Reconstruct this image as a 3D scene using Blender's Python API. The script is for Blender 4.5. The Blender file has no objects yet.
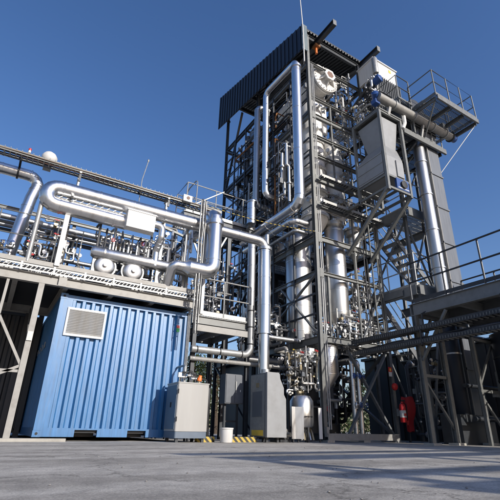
import bpy, bmesh, math, random
from mathutils import Vector, Matrix
R = math.radians
rnd = random.Random(7)
scene = bpy.context.scene

# ------------------------------------------------------------------ camera
F, CX = 414.0, 256.0
PITCH, YAW, ROLL, CAMZ = math.atan(180/414.), R(31.3), R(1.0), 0.26
fw = Vector((math.sin(YAW)*math.cos(PITCH), math.cos(YAW)*math.cos(PITCH), math.sin(PITCH)))
rt = Vector((math.cos(YAW), -math.sin(YAW), 0)); up = rt.cross(fw)
r2 = rt*math.cos(ROLL)+up*math.sin(ROLL); u2 = up*math.cos(ROLL)-rt*math.sin(ROLL)
cam_d = bpy.data.cameras.new('camera'); cam = bpy.data.objects.new('camera', cam_d)
scene.collection.objects.link(cam)
cam.matrix_world = Matrix(((r2.x, u2.x, -fw.x, 0), (r2.y, u2.y, -fw.y, 0), (r2.z, u2.z, -fw.z, CAMZ), (0, 0, 0, 1)))
cam_d.sensor_width = 36; cam_d.lens = 36*F/500; cam_d.shift_x = (250-CX)/500
cam_d.clip_start = 0.05; cam_d.clip_end = 2000
scene.camera = cam

# ------------------------------------------------------------------ sky and sun
SUN_EL = R(24); sx, sy = 0.28, -0.96
w = bpy.data.worlds.new('World'); scene.world = w; w.use_nodes = True
nt = w.node_tree; nt.nodes.clear()
sky = nt.nodes.new('ShaderNodeTexSky'); sky.sky_type = 'NISHITA'; sky.sun_disc = False
sky.sun_elevation = SUN_EL; sky.sun_rotation = math.atan2(sx, sy)
sky.air_density = 1.3; sky.dust_density = 1.0; sky.ozone_density = 3.0; sky.altitude = 0
bg = nt.nodes.new('ShaderNodeBackground'); bg.inputs[1].default_value = 0.13
wo = nt.nodes.new('ShaderNodeOutputWorld')
hs = nt.nodes.new('ShaderNodeHueSaturation'); hs.inputs['Saturation'].default_value = 1.18
tint = nt.nodes.new('ShaderNodeMix'); tint.data_type = 'RGBA'; tint.blend_type = 'MULTIPLY'; tint.inputs[0].default_value = 1; tint.inputs[7].default_value = (1, 0.95, 1.15, 1)
nt.links.new(sky.outputs[0], hs.inputs['Color']); nt.links.new(hs.outputs[0], tint.inputs[6]); nt.links.new(tint.outputs[2], bg.inputs[0]); nt.links.new(bg.outputs[0], wo.inputs[0])
sd = bpy.data.lights.new('sun', 'SUN'); sd.energy = 5.0; sd.angle = R(0.53); sd.color = (1, 0.95, 0.87)
so = bpy.data.objects.new('sun', sd); scene.collection.objects.link(so)
so.rotation_euler = Vector((-sx*math.cos(SUN_EL), -sy*math.cos(SUN_EL), -math.sin(SUN_EL))).to_track_quat('-Z', 'Y').to_euler()
so.location = (10, -20, 30)
vs = scene.view_settings; vs.view_transform = 'Standard'; vs.look = 'None'; vs.gamma = 1; vs.exposure = 0.0

# ------------------------------------------------------------------ materials
MATS = {}
def mat(name, col, rough=0.5, metal=0.0, var=0.12, scale=6.0, bump=0.0, bscale=30.0, dirt=None, dirt_amt=0.5, streak=False, wave=0.0, spec=0.5):
    m = bpy.data.materials.new(name); m.use_nodes = True
    t = m.node_tree; N = t.nodes; L = t.links; b = N['Principled BSDF']
    b.inputs['Metallic'].default_value = metal; b.inputs['Roughness'].default_value = rough
    b.inputs['Specular IOR Level'].default_value = spec
    tc = N.new('ShaderNodeTexCoord'); geo = N.new('ShaderNodeNewGeometry')
    mp = N.new('ShaderNodeMapping'); L.new(geo.outputs['Position'], mp.inputs[0])
    if streak: mp.inputs['Scale'].default_value = (3.5, 3.5, 0.35)
    n = N.new('ShaderNodeTexNoise'); n.inputs['Scale'].default_value = scale; n.inputs['Detail'].default_value = 8; n.inputs['Roughness'].default_value = 0.62
    L.new(mp.outputs[0], n.inputs['Vector'])
    cr = N.new('ShaderNodeValToRGB'); cr.color_ramp.elements[0].position = 0.3; cr.color_ramp.elements[1].position = 0.7
    c = Vector(col)
    cr.color_ramp.elements[0].color = (*[max(0, x*(1-var)) for x in c], 1); cr.color_ramp.elements[1].color = (*[min(1, x*(1+var)) for x in c], 1)
    L.new(n.outputs['Fac'], cr.inputs[0]); out = cr.outputs[0]
    if dirt:
        n2 = N.new('ShaderNodeTexNoise'); n2.inputs['Scale'].default_value = scale*0.45; n2.inputs['Detail'].default_value = 10; n2.inputs['Roughness'].default_value = 0.7
        L.new(mp.outputs[0], n2.inputs['Vector'])
        r2_ = N.new('ShaderNodeMapRange'); r2_.inputs[1].default_value = 0.5; r2_.inputs[2].default_value = 0.74; r2_.inputs[4].default_value = dirt_amt
        L.new(n2.outputs['Fac'], r2_.inputs[0])
        mx = N.new('ShaderNodeMix'); mx.data_type = 'RGBA'; L.new(r2_.outputs[0], mx.inputs[0]); L.new(out, mx.inputs[6]); mx.inputs[7].default_value = (*dirt, 1)
        out = mx.outputs[2]
    L.new(out, b.inputs['Base Color'])
    rr = N.new('ShaderNodeMapRange'); rr.inputs[3].default_value = max(0.03, rough*0.78); rr.inputs[4].default_value = min(1, rough*1.25)
    L.new(n.outputs['Fac'], rr.inputs[0]); L.new(rr.outputs[0], b.inputs['Roughness'])
    if bump or wave:
        bp = N.new('ShaderNodeBump'); bp.inputs['Strength'].default_value = bump or wave; bp.inputs['Distance'].default_value = 0.01
        n3 = N.new('ShaderNodeTexNoise'); n3.inputs['Scale'].default_value = bscale; n3.inputs['Detail'].default_value = 5
        L.new(geo.outputs['Position'], n3.inputs['Vector']); L.new(n3.outputs['Fac'], bp.inputs['Height']); L.new(bp.outputs[0], b.inputs['Normal'])
    MATS[name] = m
    return m
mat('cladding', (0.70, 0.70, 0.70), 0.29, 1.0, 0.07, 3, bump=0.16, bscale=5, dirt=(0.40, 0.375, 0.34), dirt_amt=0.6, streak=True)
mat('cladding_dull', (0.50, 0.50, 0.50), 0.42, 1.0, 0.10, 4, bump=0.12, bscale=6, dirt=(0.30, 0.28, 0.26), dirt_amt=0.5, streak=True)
mat('stainless', (0.60, 0.59, 0.57), 0.38, 1.0, 0.08, 5, bump=0.05, bscale=8, dirt=(0.36, 0.32, 0.27), dirt_amt=0.4, streak=True)
mat('galvanised', (0.33, 0.33, 0.32), 0.50, 0.55, 0.15, 14, dirt=(0.22, 0.20, 0.17), dirt_amt=0.45)
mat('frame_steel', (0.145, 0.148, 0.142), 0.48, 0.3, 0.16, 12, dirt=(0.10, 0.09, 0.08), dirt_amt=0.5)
mat('pale_steel', (0.27, 0.26, 0.24), 0.55, 0.15, 0.14, 9, dirt=(0.14, 0.12, 0.10), dirt_amt=0.6)
mat('grey_paint', (0.16, 0.165, 0.165), 0.45, 0.1, 0.12, 8, dirt=(0.08, 0.075, 0.07), dirt_amt=0.5)
mat('trunk_grey', (0.125, 0.135, 0.150), 0.5, 0.1, 0.10, 4, bump=0.1, bscale=4, dirt=(0.08, 0.08, 0.085), dirt_amt=0.5, streak=True)
mat('bin_grey', (0.25, 0.255, 0.26), 0.5, 0.1, 0.08, 5, dirt=(0.16, 0.15, 0.14), dirt_amt=0.4)
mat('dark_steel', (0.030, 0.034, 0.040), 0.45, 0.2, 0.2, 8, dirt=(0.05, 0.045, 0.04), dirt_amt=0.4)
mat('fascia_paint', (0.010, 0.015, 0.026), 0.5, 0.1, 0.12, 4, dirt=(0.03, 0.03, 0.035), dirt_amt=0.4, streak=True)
mat('fascia_trim', (0.10, 0.13, 0.14), 0.45, 0.1, 0.1, 4)
mat('white_paint', (0.60, 0.59, 0.565), 0.45, 0.0, 0.06, 6, dirt=(0.42, 0.38, 0.32), dirt_amt=0.45, streak=True)
mat('vessel_white', (0.66, 0.64, 0.60), 0.48, 0.0, 0.08, 5, dirt=(0.34, 0.29, 0.24), dirt_amt=0.55, streak=True)
mat('container_blue', (0.032, 0.148, 0.335), 0.38, 0.0, 0.20, 6, bump=0.10, bscale=5, dirt=(0.10, 0.15, 0.21), dirt_amt=0.55, streak=True, spec=0.65)
mat('cabinet_beige', (0.33, 0.322, 0.305), 0.42, 0.0, 0.04, 3, dirt=(0.32, 0.30, 0.26), dirt_amt=0.4, streak=True)
mat('cabinet_base_and_shade', (0.10, 0.13, 0.17), 0.45, 0.0, 0.1, 5)
mat('cabinet_grey', (0.10, 0.11, 0.125), 0.42, 0.0, 0.08, 5)
mat('rust', (0.24, 0.10, 0.03), 0.8, 0.0, 0.4, 12)
mat('red_paint', (0.50, 0.02, 0.02), 0.35, 0.0, 0.1, 6)
mat('red_cloth', (0.36, 0.012, 0.014), 0.75, 0.0, 0.15, 8, bump=0.5, bscale=14)
mat('orange', (0.72, 0.17, 0.03), 0.45)
mat('yellow', (0.75, 0.52, 0.06), 0.5)
mat('green', (0.05, 0.38, 0.10), 0.5)
mat('motor_blue', (0.02, 0.065, 0.22), 0.4)
mat('black_rubber', (0.012, 0.012, 0.013), 0.6)
mat('cable_grey', (0.06, 0.06, 0.065), 0.6)
mat('brown', (0.16, 0.08, 0.05), 0.6)
mat('brass', (0.34, 0.28, 0.18), 0.45, 0.8)
mat('gasket', (0.22, 0.17, 0.13), 0.7)
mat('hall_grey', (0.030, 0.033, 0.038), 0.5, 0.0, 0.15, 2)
mat('concrete', (0.36, 0.34, 0.30), 0.85, 0, 0.15, 6, bump=0.3, dirt=(0.2, 0.18, 0.15))
mat('stone', (0.22, 0.21, 0.20), 0.9, 0, 0.3, 20)
mat('bark', (0.07, 0.05, 0.035), 0.9, 0, 0.3, 20, bump=0.5)
mat('leaf', (0.060, 0.085, 0.028), 0.6, 0, 0.45, 3)
mat('leaf_autumn', (0.10, 0.085, 0.030), 0.6, 0, 0.45, 3)
def stripes_mat():
    m = mat('hazard', (0.7, 0.5, 0.05)); t = m.node_tree; N = t.nodes; L = t.links
    g = N.new('ShaderNodeNewGeometry'); d = N.new('ShaderNodeVectorMath'); d.operation = 'DOT_PRODUCT'; d.inputs[1].default_value = (7, 0, 7)
    L.new(g.outputs['Position'], d.inputs[0])
    fr = N.new('ShaderNodeMath'); fr.operation = 'FRACT'; L.new(d.outputs['Value'], fr.inputs[0])
    gt = N.new('ShaderNodeMath'); gt.operation = 'GREATER_THAN'; gt.inputs[1].default_value = 0.5; L.new(fr.outputs[0], gt.inputs[0])
    mx = N.new('ShaderNodeMix'); mx.data_type = 'RGBA'; L.new(gt.outputs[0], mx.inputs[0]); mx.inputs[6].default_value = (0.02, 0.02, 0.02, 1); mx.inputs[7].default_value = (0.45, 0.32, 0.05, 1)
    L.new(mx.outputs[2], N['Principled BSDF'].inputs['Base Color'])
stripes_mat()
def ground_mat():
    m = bpy.data.materials.new('asphalt'); m.use_nodes = True; t = m.node_tree; N = t.nodes; L = t.links; b = N['Principled BSDF']
    g = N.new('ShaderNodeNewGeometry')
    def noise(s, det=8, ro=0.6):
        n = N.new('ShaderNodeTexNoise'); n.inputs['Scale'].default_value = s; n.inputs['Detail'].default_value = det; n.inputs['Roughness'].default_value = ro
        L.new(g.outputs['Position'], n.inputs['Vector']); return n
    def ramp(n, a, b_, c0, c1):
        r = N.new('ShaderNodeValToRGB'); r.color_ramp.elements[0].position = a; r.color_ramp.elements[1].position = b_
        r.color_ramp.elements[0].color = (*c0, 1); r.color_ramp.elements[1].color = (*c1, 1); L.new(n.outputs[0], r.inputs[0]); return r
    def mult(a, b_, fac=1.0):
        x = N.new('ShaderNodeMix'); x.data_type = 'RGBA'; x.blend_type = 'MULTIPLY'; x.inputs[0].default_value = fac; L.new(a, x.inputs[6]); L.new(b_, x.inputs[7]); return x.outputs[2]
    big = ramp(noise(0.8), 0.3, 0.7, (0.40, 0.37, 0.33), (0.57, 0.53, 0.48))
    mid = ramp(noise(6, 10, 0.7), 0.36, 0.62, (0.72, 0.72, 0.72), (1.08, 1.08, 1.07))
    fine = ramp(noise(70, 4, 0.8), 0.35, 0.65, (0.62, 0.62, 0.62), (1.25, 1.25, 1.24))
    o = mult(mult(big.outputs[0], mid.outputs[0]), fine.outputs[0])
    v = N.new('ShaderNodeTexVoronoi'); v.feature = 'DISTANCE_TO_EDGE'; v.inputs['Scale'].default_value = 0.55
    nw = noise(2.5); mx = N.new('ShaderNodeVectorMath'); mx.operation = 'ADD'; L.new(g.outputs['Position'], mx.inputs[0]); L.new(nw.outputs['Color'], mx.inputs[1]); L.new(mx.outputs[0], v.inputs['Vector'])
    cr = N.new('ShaderNodeValToRGB'); cr.color_ramp.elements[0].position = 0.0; cr.color_ramp.elements[1].position = 0.012
    cr.color_ramp.elements[0].color = (0.35, 0.34, 0.33, 1); cr.color_ramp.elements[1].color = (1, 1, 1, 1); L.new(v.outputs['Distance'], cr.inputs[0])
    o = mult(o, cr.outputs[0], 0.8)
    stn = N.new('ShaderNodeTexNoise'); stn.inputs['Scale'].default_value = 1.1; stn.inputs['Detail'].default_value = 6
    mpp = N.new('ShaderNodeMapping'); mpp.inputs['Scale'].default_value = (.35, 1.6, 1); mpp.inputs['Rotation'].default_value = (0, 0, .25); L.new(g.outputs['Position'], mpp.inputs[0]); L.new(mpp.outputs[0], stn.inputs['Vector'])
    o = mult(o, ramp(stn, .40, .56, (.62, .61, .60), (1, 1, 1)).outputs[0], .8)
    L.new(o, b.inputs['Base Color']); b.inputs['Roughness'].default_value = 0.85
    bp = N.new('ShaderNodeBump'); bp.inputs['Strength'].default_value = 0.5; bp.inputs['Distance'].default_value = 0.012
    L.new(noise(55, 6, 0.75).outputs[0], bp.inputs['Height']); L.new(bp.outputs[0], b.inputs['Normal'])
    MATS['asphalt'] = m
ground_mat()

# ------------------------------------------------------------------ mesh helpers
V = Vector
def perp(d):
    a = V((0, 0, 1)) if abs(d.z) < 0.9 else V((1, 0, 0))
    x = d.cross(a).normalized(); return x, x.cross(d).normalized()
class MB:
    def __init__(s): s.v = []; s.f = []
    def add(s, vs_, fs):
        n = len(s.v); s.v += [V(q) for q in vs_]; s.f += [[i+n for i in q] for q in fs]; return s
    def box(s, x0, x1, y0, y1, z0, z1):
        return s.add([(x0, y0, z0), (x1, y0, z0), (x1, y1, z0), (x0, y1, z0), (x0, y0, z1), (x1, y0, z1), (x1, y1, z1), (x0, y1, z1)],
                     [(3, 2, 1, 0), (4, 5, 6, 7), (0, 1, 5, 4), (1, 2, 6, 5), (2, 3, 7, 6), (3, 0, 4, 7)])
    def prof(s, p0, p1, pts, upv=None):
        p0, p1 = V(p0), V(p1); d = (p1-p0).normalized()
        if upv is None: upv = V((0, 0, 1)) if abs(d.z) < 0.9 else V((0, 1, 0))
        x = d.cross(V(upv)).normalized(); y = x.cross(d).normalized(); n = len(pts)
        vs_ = [p0+x*a+y*b for a, b in pts]+[p1+x*a+y*b for a, b in pts]
        fs = [(i, (i+1) % n, n+(i+1) % n, n+i) for i in range(n)]
        return s.add(vs_, fs+[tuple(range(n))[::-1], tuple(range(n, 2*n))])
    def bar(s, p0, p1, w=0.06, h=None, upv=None):
        h = h or w; return s.prof(p0, p1, [(-w/2, -h/2), (w/2, -h/2), (w/2, h/2), (-w/2, h/2)], upv)
    def ibeam(s, p0, p1, w=0.12, h=0.16, t=0.016, upv=None):
        a, b = w/2, h/2; c = t*0.6
        return s.prof(p0, p1, [(-a, -b), (a, -b), (a, -b+t), (c, -b+t), (c, b-t), (a, b-t), (a, b), (-a, b), (-a, b-t), (-c, b-t), (-c, -b+t), (-a, -b+t)], upv)
    def chan(s, p0, p1, w=0.08, h=0.2, t=0.014, upv=None):
        b = h/2
        return s.prof(p0, p1, [(0, -b), (w, -b), (w, b), (0, b), (0, b-t), (w-t, b-t), (w-t, -b+t), (0, -b+t)], upv)
    def tube(s, pts, r, n=12, cap=True):
        pts = [V(p) for p in pts]; m = len(pts); rs = r if isinstance(r, (list, tuple)) else [r]*m
        d = (pts[1]-pts[0]).normalized(); x, y = perp(d); b0 = len(s.v); vs_ = []; fs = []
        for i, p in enumerate(pts):
            if i == 0: t = (pts[1]-pts[0])
            elif i == m-1: t = (pts[-1]-pts[-2])
            else: t = (pts[i]-pts[i-1]).normalized()+(pts[i+1]-pts[i]).normalized()
            t = t.normalized() if t.length > 1e-9 else d
            x = (x-t*x.dot(t)).normalized(); y = t.cross(x)
            vs_ += [p+x*math.cos(2*math.pi*k/n)*rs[i]+y*math.sin(2*math.pi*k/n)*rs[i] for k in range(n)]
        for i in range(m-1):
            for k in range(n): fs.append((i*n+k, i*n+(k+1) % n, (i+1)*n+(k+1) % n, (i+1)*n+k))
        if cap: fs += [tuple(range(n))[::-1], tuple(range((m-1)*n, m*n))]
        return s.add(vs_, fs)
    def lathe(s, prof, o, axis=(0, 0, 1), n=28):
        o = V(o); a = V(axis).normalized(); x, y = perp(a); vs_ = []; fs = []; m = len(prof)
        for r, z in prof:
            vs_ += [o+a*z+x*math.cos(2*math.pi*k/n)*max(r, 1e-4)+y*math.sin(2*math.pi*k/n)*max(r, 1e-4) for k in range(n)]
        for i in range(m-1):
            for k in range(n): fs.append((i*n+k, (i+1)*n+k, (i+1)*n+(k+1) % n, i*n+(k+1) % n))
        fs += [tuple(range(n)), tuple(range((m-1)*n, m*n))[::-1]]
        return s.add(vs_, fs)
    def mesh(s, name, sharp=38):
        c = sum(s.v, V())/len(s.v)
        lo = V([min(q[i] for q in s.v) for i in range(3)]); hi = V([max(q[i] for q in s.v) for i in range(3)]); c = (lo+hi)/2
        me = bpy.data.meshes.new(name); me.from_pydata([q-c for q in s.v], [], s.f)
        bm = bmesh.new(); bm.from_mesh(me); bmesh.ops.recalc_face_normals(bm, faces=bm.faces); bm.to_mesh(me); bm.free()
        me.polygons.foreach_set('use_smooth', [True]*len(me.polygons)); me.set_sharp_from_angle(angle=R(sharp)); me.update()
        return me, c
    def build(s, name, m, parent=None, sharp=38):
        me, c = s.mesh(name, sharp); me.materials.append(MATS[m])
        return link(name, me, c, parent)
WORLD = {}
def link(name, me, c, parent=None):
    o = bpy.data.objects.new(name, me); scene.collection.objects.link(o); WORLD[o.name] = V(c)
    if parent: o.parent = parent; o.location = V(c)-WORLD[parent.name]
    else: o.location = c
    return o
def thing(name, label, cat, loc, group=None):
    o = bpy.data.objects.new(name, None); scene.collection.objects.link(o); o.location = loc; o.empty_display_size = 0.2
    WORLD[o.name] = V(loc); return tag(o, label, cat, group)
def tag(o, label, cat, group=None):
    o['label'] = label; o['category'] = cat
    if group: o['group'] = group
    return o
def struct(o): o['kind'] = 'structure'; return o
def repeat(name, mb, m, parent, offs):
    """copies of one piece sharing mesh data, moved by offs from where mb was modelled"""
    me, c = mb.mesh(name); me.materials.append(MATS[m])
    return [link(name, me, c+V(o), parent) for o in offs]
def fillet(pts, bend, seg=7):
    pts = [V(p) for p in pts]; out = [pts[0]]
    for i in range(1, len(pts)-1):
        a, p, b = pts[i-1], pts[i], pts[i+1]; u = (a-p); v_ = (b-p); lu, lv = u.length, v_.length; u.normalize(); v_.normalize()
        ang = u.angle(v_)
        if ang > 3.1: out.append(p); continue
        k = bend/math.tan(ang/2); k = min(k, lu*0.49, lv*0.49); rr = k*math.tan(ang/2)
        cen = p+(u+v_).normalized()*(rr/math.sin(ang/2)); s0 = p+u*k-cen; s1 = p+v_*k-cen; tot = s0.angle(s1)
        ax = s0.cross(s1).normalized()
        for j in range(seg+1): out.append(cen+Matrix.Rotation(tot*j/seg, 3, ax) @ s0)
    out.append(pts[-1]); return out
def bands(pts, r, m, root, step=0.75, name='clamp_band', w=0.035, grow=1.06):
    for i in range(len(pts)-1):
        a, b = V(pts[i]), V(pts[i+1]); L = (b-a).length; d = (b-a)/L; k = max(1, int((L-2.2*r)/step))
        if L < 4*r: continue
        for j in range(k+1):
            t = 1.7*r+(L-3.4*r)*j/k
            p = a+d*t; MB().tube([p-d*w/2, p-d*w/2.6, p+d*w/2.6, p+d*w/2], [r, r*grow, r*grow, r], 20, False).build(name, m, root)
def shell(pts, r, bend, name, m, root):
    if r >= .1: return MB().tube(fillet(pts, bend, 4), r, 36).build(name, m, root, 13)
    return MB().tube(fillet(pts, bend), r, 20).build(name, m, root)
def pipe(name, label, cat, pts, r, m='cladding', bend=None, step=0.75, bm='cladding', group=None, n=24, flanges=()):
    root = thing(name, label, cat, pts[0], group)
    shell(pts, r, bend or 1.7*r, 'pipe_run', m, root)
    if step: bands(pts, r, bm, root, step)
    for p, d in flanges:
        p = V(p); d = V(d); MB().tube([p-d*0.03, p+d*0.03], r*1.45, 24).build('flange', bm, root)
    return root
def rails(root, pts, h=1.1, m='galvanised', toe=True, step=1.1, r=0.021, closed=False):
    pts = [V(p) for p in pts]
    if closed: pts = pts+[pts[0]]
    for z in (h, h*0.52):
        MB().tube([p+V((0, 0, z)) for p in pts], r, 8).build('handrail', m, root)
    done = set()
    for a, b in zip(pts, pts[1:]):
        k = max(1, round((b-a).length/step))
        for j in range(k+1):
            p = a.lerp(b, j/k); key = tuple(round(q, 2) for q in p)
            if key in done: continue
            done.add(key); MB().tube([p, p+V((0, 0, h))], r, 8).build('rail_post', m, root)
        if toe: MB().bar(a+V((0, 0, .06)), b+V((0, 0, .06)), 0.008, 0.1).build('toe_plate', m, root)
def grating(root, x0, x1, y0, y1, z, m='galvanised', pitch=0.075, name='grating'):
    g = MB(); n = int((x1-x0)/pitch)
    for i in range(n+1):
        x = x0+(x1-x0)*i/n; g.box(x-.004, x+.004, y0, y1, z-.035, z)
    k = max(1, int((y1-y0)/0.18))
    for j in range(k+1):
        y = y0+(y1-y0)*j/k; g.box(x0, x1, y-.006, y+.006, z-.028, z-.006)
    return g.build(name, m, root)
def valve(root, p, axis=(1, 0, 0), s=0.07, m='stainless', wheel='red_paint'):
    p = V(p); a = V(axis).normalized(); q = V((0, -0.6, 0.8)) if abs(a.z) < .5 else V((0.3, -0.95, 0))
    b = MB().tube([p-a*s*1.5, p-a*s*1.35, p-a*s*1.3, p-a*s*.7, p, p+a*s*.7, p+a*s*1.3, p+a*s*1.35, p+a*s*1.5], [s, s, s*.6, s*.75, s*.95, s*.75, s*.6, s, s], 12)
    b.tube([p, p+q*s*1.4, p+q*s*1.5, p+q*s*2.6], [s*.6, s*.55, s*.25, s*.2], 8)
    o = b.build('valve', m, root)
    c = p+q*s*2.5; x, y = perp(q.normalized()); ring = [c+(x*math.cos(t)+y*math.sin(t))*s*1.1 for t in [2*math.pi*k/14 for k in range(15)]]
    h = MB().tube(ring, s*.14, 6, False); h.bar(c-x*s*1.1, c+x*s*1.1, s*.18); h.bar(c-y*s*1.1, c+y*s*1.1, s*.18)
    h.build('handwheel', wheel, o); return o
def clutter(name, label, cat, lo, hi, n, nv, ms=('stainless', 'galvanised', 'cable_grey', 'cladding_dull'), seed=1, rr=(0.010, 0.030), wheels=('red_paint', 'motor_blue', 'black_rubber')):
    """small-bore piping that fills a box: orthogonal runs with elbows, unions, valves and gauges"""
    q = random.Random(seed); lo, hi = V(lo), V(hi); root = thing(name, label, cat, ((lo.x+hi.x)/2, (lo.y+hi.y)/2, lo.z))
    for i in range(n):
        p = V([q.uniform(lo[k], hi[k]) for k in range(3)]); pts = [p.copy()]; last = -1
        for j in range(q.randint(3, 6)):
            ax = q.choice([k for k in (0, 0, 1, 2, 2) if k != last]); last = ax
            p = p.copy(); tgt = q.uniform(lo[ax], hi[ax]); p[ax] = p[ax]+(tgt-p[ax])*q.uniform(.4, 1)
            if (p-pts[-1]).length > 0.08: pts.append(p)
        if len(pts) < 2: continue
        r = q.uniform(*rr); o = MB().tube(fillet(pts, r*2.5, 4), r, 9).build('small_pipe', q.choice(ms), root)
        if q.random() < .7:
            a, b = pts[0], pts[1]; c = a.lerp(b, .5); d = (b-a).normalized()
            MB().tube([c-d*.02, c+d*.02], r*2.0, 10).build('union', 'stainless', o)
        if q.random() < .45:
            c = pts[-1]; MB().tube([c, c+V((0, 0, .05)), c+V((0, -.001, .05))], r, 8).build('stub', 'galvanised', o)
            MB().tube([c+V((0, -.02, .09)), c+V((0, .02, .09))], .05, 14).build('gauge', q.choice(('white_paint', 'black_rubber', 'stainless')), root)
    for i in range(nv):
        p = V([q.uniform(lo[k], hi[k]) for k in range(3)]); valve(root, p, q.choice(((1, 0, 0), (0, 0, 1), (0, 1, 0))), q.uniform(.035, .06), q.choice(('stainless', 'brass', 'galvanised')), q.choice(wheels))
    for i in range(max(2, nv//3)):
        p = V([q.uniform(lo[k], hi[k]) for k in range(3)]); s = q.uniform(.05, .09)
        MB().box(p.x-s, p.x+s, p.y-s*.6, p.y+s*.6, p.z-s*1.2, p.z+s*1.2).build('junction_box', q.choice(('white_paint', 'cabinet_grey', 'galvanised')), root)
    return root

def bolts(o, c, axis, r, n, s=.02, m_='galvanised', l=.07):
    a = V(axis).normalized(); x, y = perp(a); c = V(c)
    for k in range(n):
        t = 2*math.pi*k/n; p = c+(x*math.cos(t)+y*math.sin(t))*r; MB().tube([p-a*l, p+a*l], s, 6).build('bolt', m_, o)

# ================================================================== SETTING
g = MB().add([(-400, -300, 0), (500, -300, 0), (500, 700, 0), (-400, 700, 0)], [(0, 1, 2, 3)])
struct(g.build('ground', 'asphalt'))
struct(MB().box(-9, 1.45, 9.12, 9.30, 0, 0.055).build('kerb', 'concrete'))
st = MB()
for i in range(150):
    d = rnd.uniform(1.6, 9); a = rnd.uniform(-.35, 1.25); x = d*math.sin(a); y = d*math.cos(a); s = rnd.uniform(.002, .007)*(1+d*.06)
    st.lathe([(0.2*s, 0), (s, s*.3), (s*.8, s*.8), (0.1*s, s*1.1)], (x, y, 0), (rnd.uniform(-.3, .3), rnd.uniform(-.3, .3), 1), 6)
o = st.build('gravel', 'stone'); o['kind'] = 'stuff'; o['label'] = 'loose grit and small stones scattered over the yard'

# ------------------------------------------------------------------ text helper
def text(name, s, m, parent, origin, xdir, ydir, size, depth=0.002, stretch=1.0):
    cu = bpy.data.curves.new(name, 'FONT'); cu.body = s; cu.size = size; cu.extrude = depth; cu.align_x = 'CENTER'; cu.align_y = 'CENTER'
    tmp = bpy.data.objects.new('tmp', cu); scene.collection.objects.link(tmp)
    bpy.context.view_layer.update(); dg = bpy.context.evaluated_depsgraph_get(); me = bpy.data.meshes.new_from_object(tmp.evaluated_get(dg)); bpy.data.objects.remove(tmp)
    x = V(xdir).normalized(); y = V(ydir).normalized(); z = x.cross(y); x = x*stretch
    me.transform(Matrix(((x.x, y.x, z.x, 0), (x.y, y.y, z.y, 0), (x.z, y.z, z.z, 0), (0, 0, 0, 1)))); me.materials.clear(); me.materials.append(MATS[m])
    return link(name, me, origin, parent)

# ================================================================== BLUE CONTAINER
cx0, cx1, cy0, cy1, cz0, cz1 = 0.91, 3.93, 9.6, 15.6, 0.07, 2.93
ct = thing('shipping_container', 'blue corrugated steel shipping container standing under the pipe deck', 'container', (2.4, 10.8, 0))
def corr(a0, a1, z0, z1, pitch, depth):
    pts = []; n = round((a1-a0)/pitch); p = (a1-a0)/n
    for i in range(n):
        a = a0+i*p; pts += [(a, 0), (a+.30*p, 0), (a+.46*p, depth), (a+.84*p, depth)]
    pts.append((a1, 0)); return pts
def corr_wall(a0, a1, z0, z1, pitch, depth, fn, thick=.004):
    pts = corr(a0, a1, z0, z1, pitch, depth); m = MB(); n = len(pts)
    vs_ = [fn(a, d, z0) for a, d in pts]+[fn(a, d, z1) for a, d in pts]; m.add(vs_, [(i, i+1, n+i+1, n+i) for i in range(n-1)])
    return m
corr_wall(cx0+.26, cx1-.13, cz0+.16, cz1-.1, .205, .07, lambda a, d, z: (a, cy0+.012+d, z)).build('front_panel', 'container_blue', ct, 20)
corr_wall(cy0+.13, cy1-.13, cz0+.16, cz1-.1, .205, .04, lambda a, d, z: (cx0+.012+d, a, z)).build('end_panel', 'container_blue', ct, 20)
corr_wall(cy0+.13, cy1-.13, cz0+.16, cz1-.1, .205, .04, lambda a, d, z: (cx1-.012-d, a, z)).build('end_panel', 'container_blue', ct, 20)
corr_wall(cx0+.13, cx1-.13, cz0+.16, cz1-.1, .205, .04, lambda a, d, z: (a, cy1-.012-d, z)).build('rear_panel', 'container_blue', ct, 20)
MB().box(cx0+.01, cx1-.01, cy0+.02, cy1-.02, cz1-.05, cz1-.02).build('roof_panel', 'container_blue', ct)
MB().box(cx0+.05, cx1-.05, cy0+.1, cy1-.1, cz0+.08, cz0+.14).build('floor_panel', 'dark_steel', ct)
MB().box(cx0+.13, cx0+.255, cy0+.006, cy0+.03, cz0+.16, cz1-.1).build('flat_panel', 'container_blue', ct)
for x in (cx0, cx1-.13):
    for y in (cy0, cy1-.13):
        MB().box(x, x+.13, y, y+.13, cz0+.12, cz1-.11).build('corner_post', 'container_blue', ct)
        for z in (cz0, cz1-.11):
            c = MB().box(x-.006, x+.136, y-.006, y+.136, z, z+.118).build('corner_casting', 'container_blue', ct)
            MB().lathe([(.026, 0), (.026, .004)], (x+.065, y-.0105 if y == cy0 else y+.137, z+.06), (0, 1, 0), 14).build('casting_hole', 'black_rubber', c)
for y0, y1 in ((cy0+.004, cy0+.06), (cy1-.06, cy1-.004)):
    MB().box(cx0+.13, cx1-.13, y0, y1, cz1-.11, cz1-.012).build('top_rail', 'container_blue', ct)
    for a, b in ((cx0+.13, 1.66), (2.10, 2.72), (3.12, cx1-.13)):
        MB().box(a, b, y0, y1, cz0+.004, cz0+.165).build('bottom_rail', 'container_blue', ct)
    for a, b in ((1.66, 2.10), (2.72, 3.12)):
        MB().box(a, b, y0, y1, cz0+.135, cz0+.164).build('pocket_strap', 'container_blue', ct)
        MB().box(a+.001, b-.001, y0+.3 if y0 < 10 else y0-.3, y1+.3 if y0 < 10 else y1-.3, cz0+.004, cz0+.13).build('fork_pocket', 'black_rubber', ct)
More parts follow.
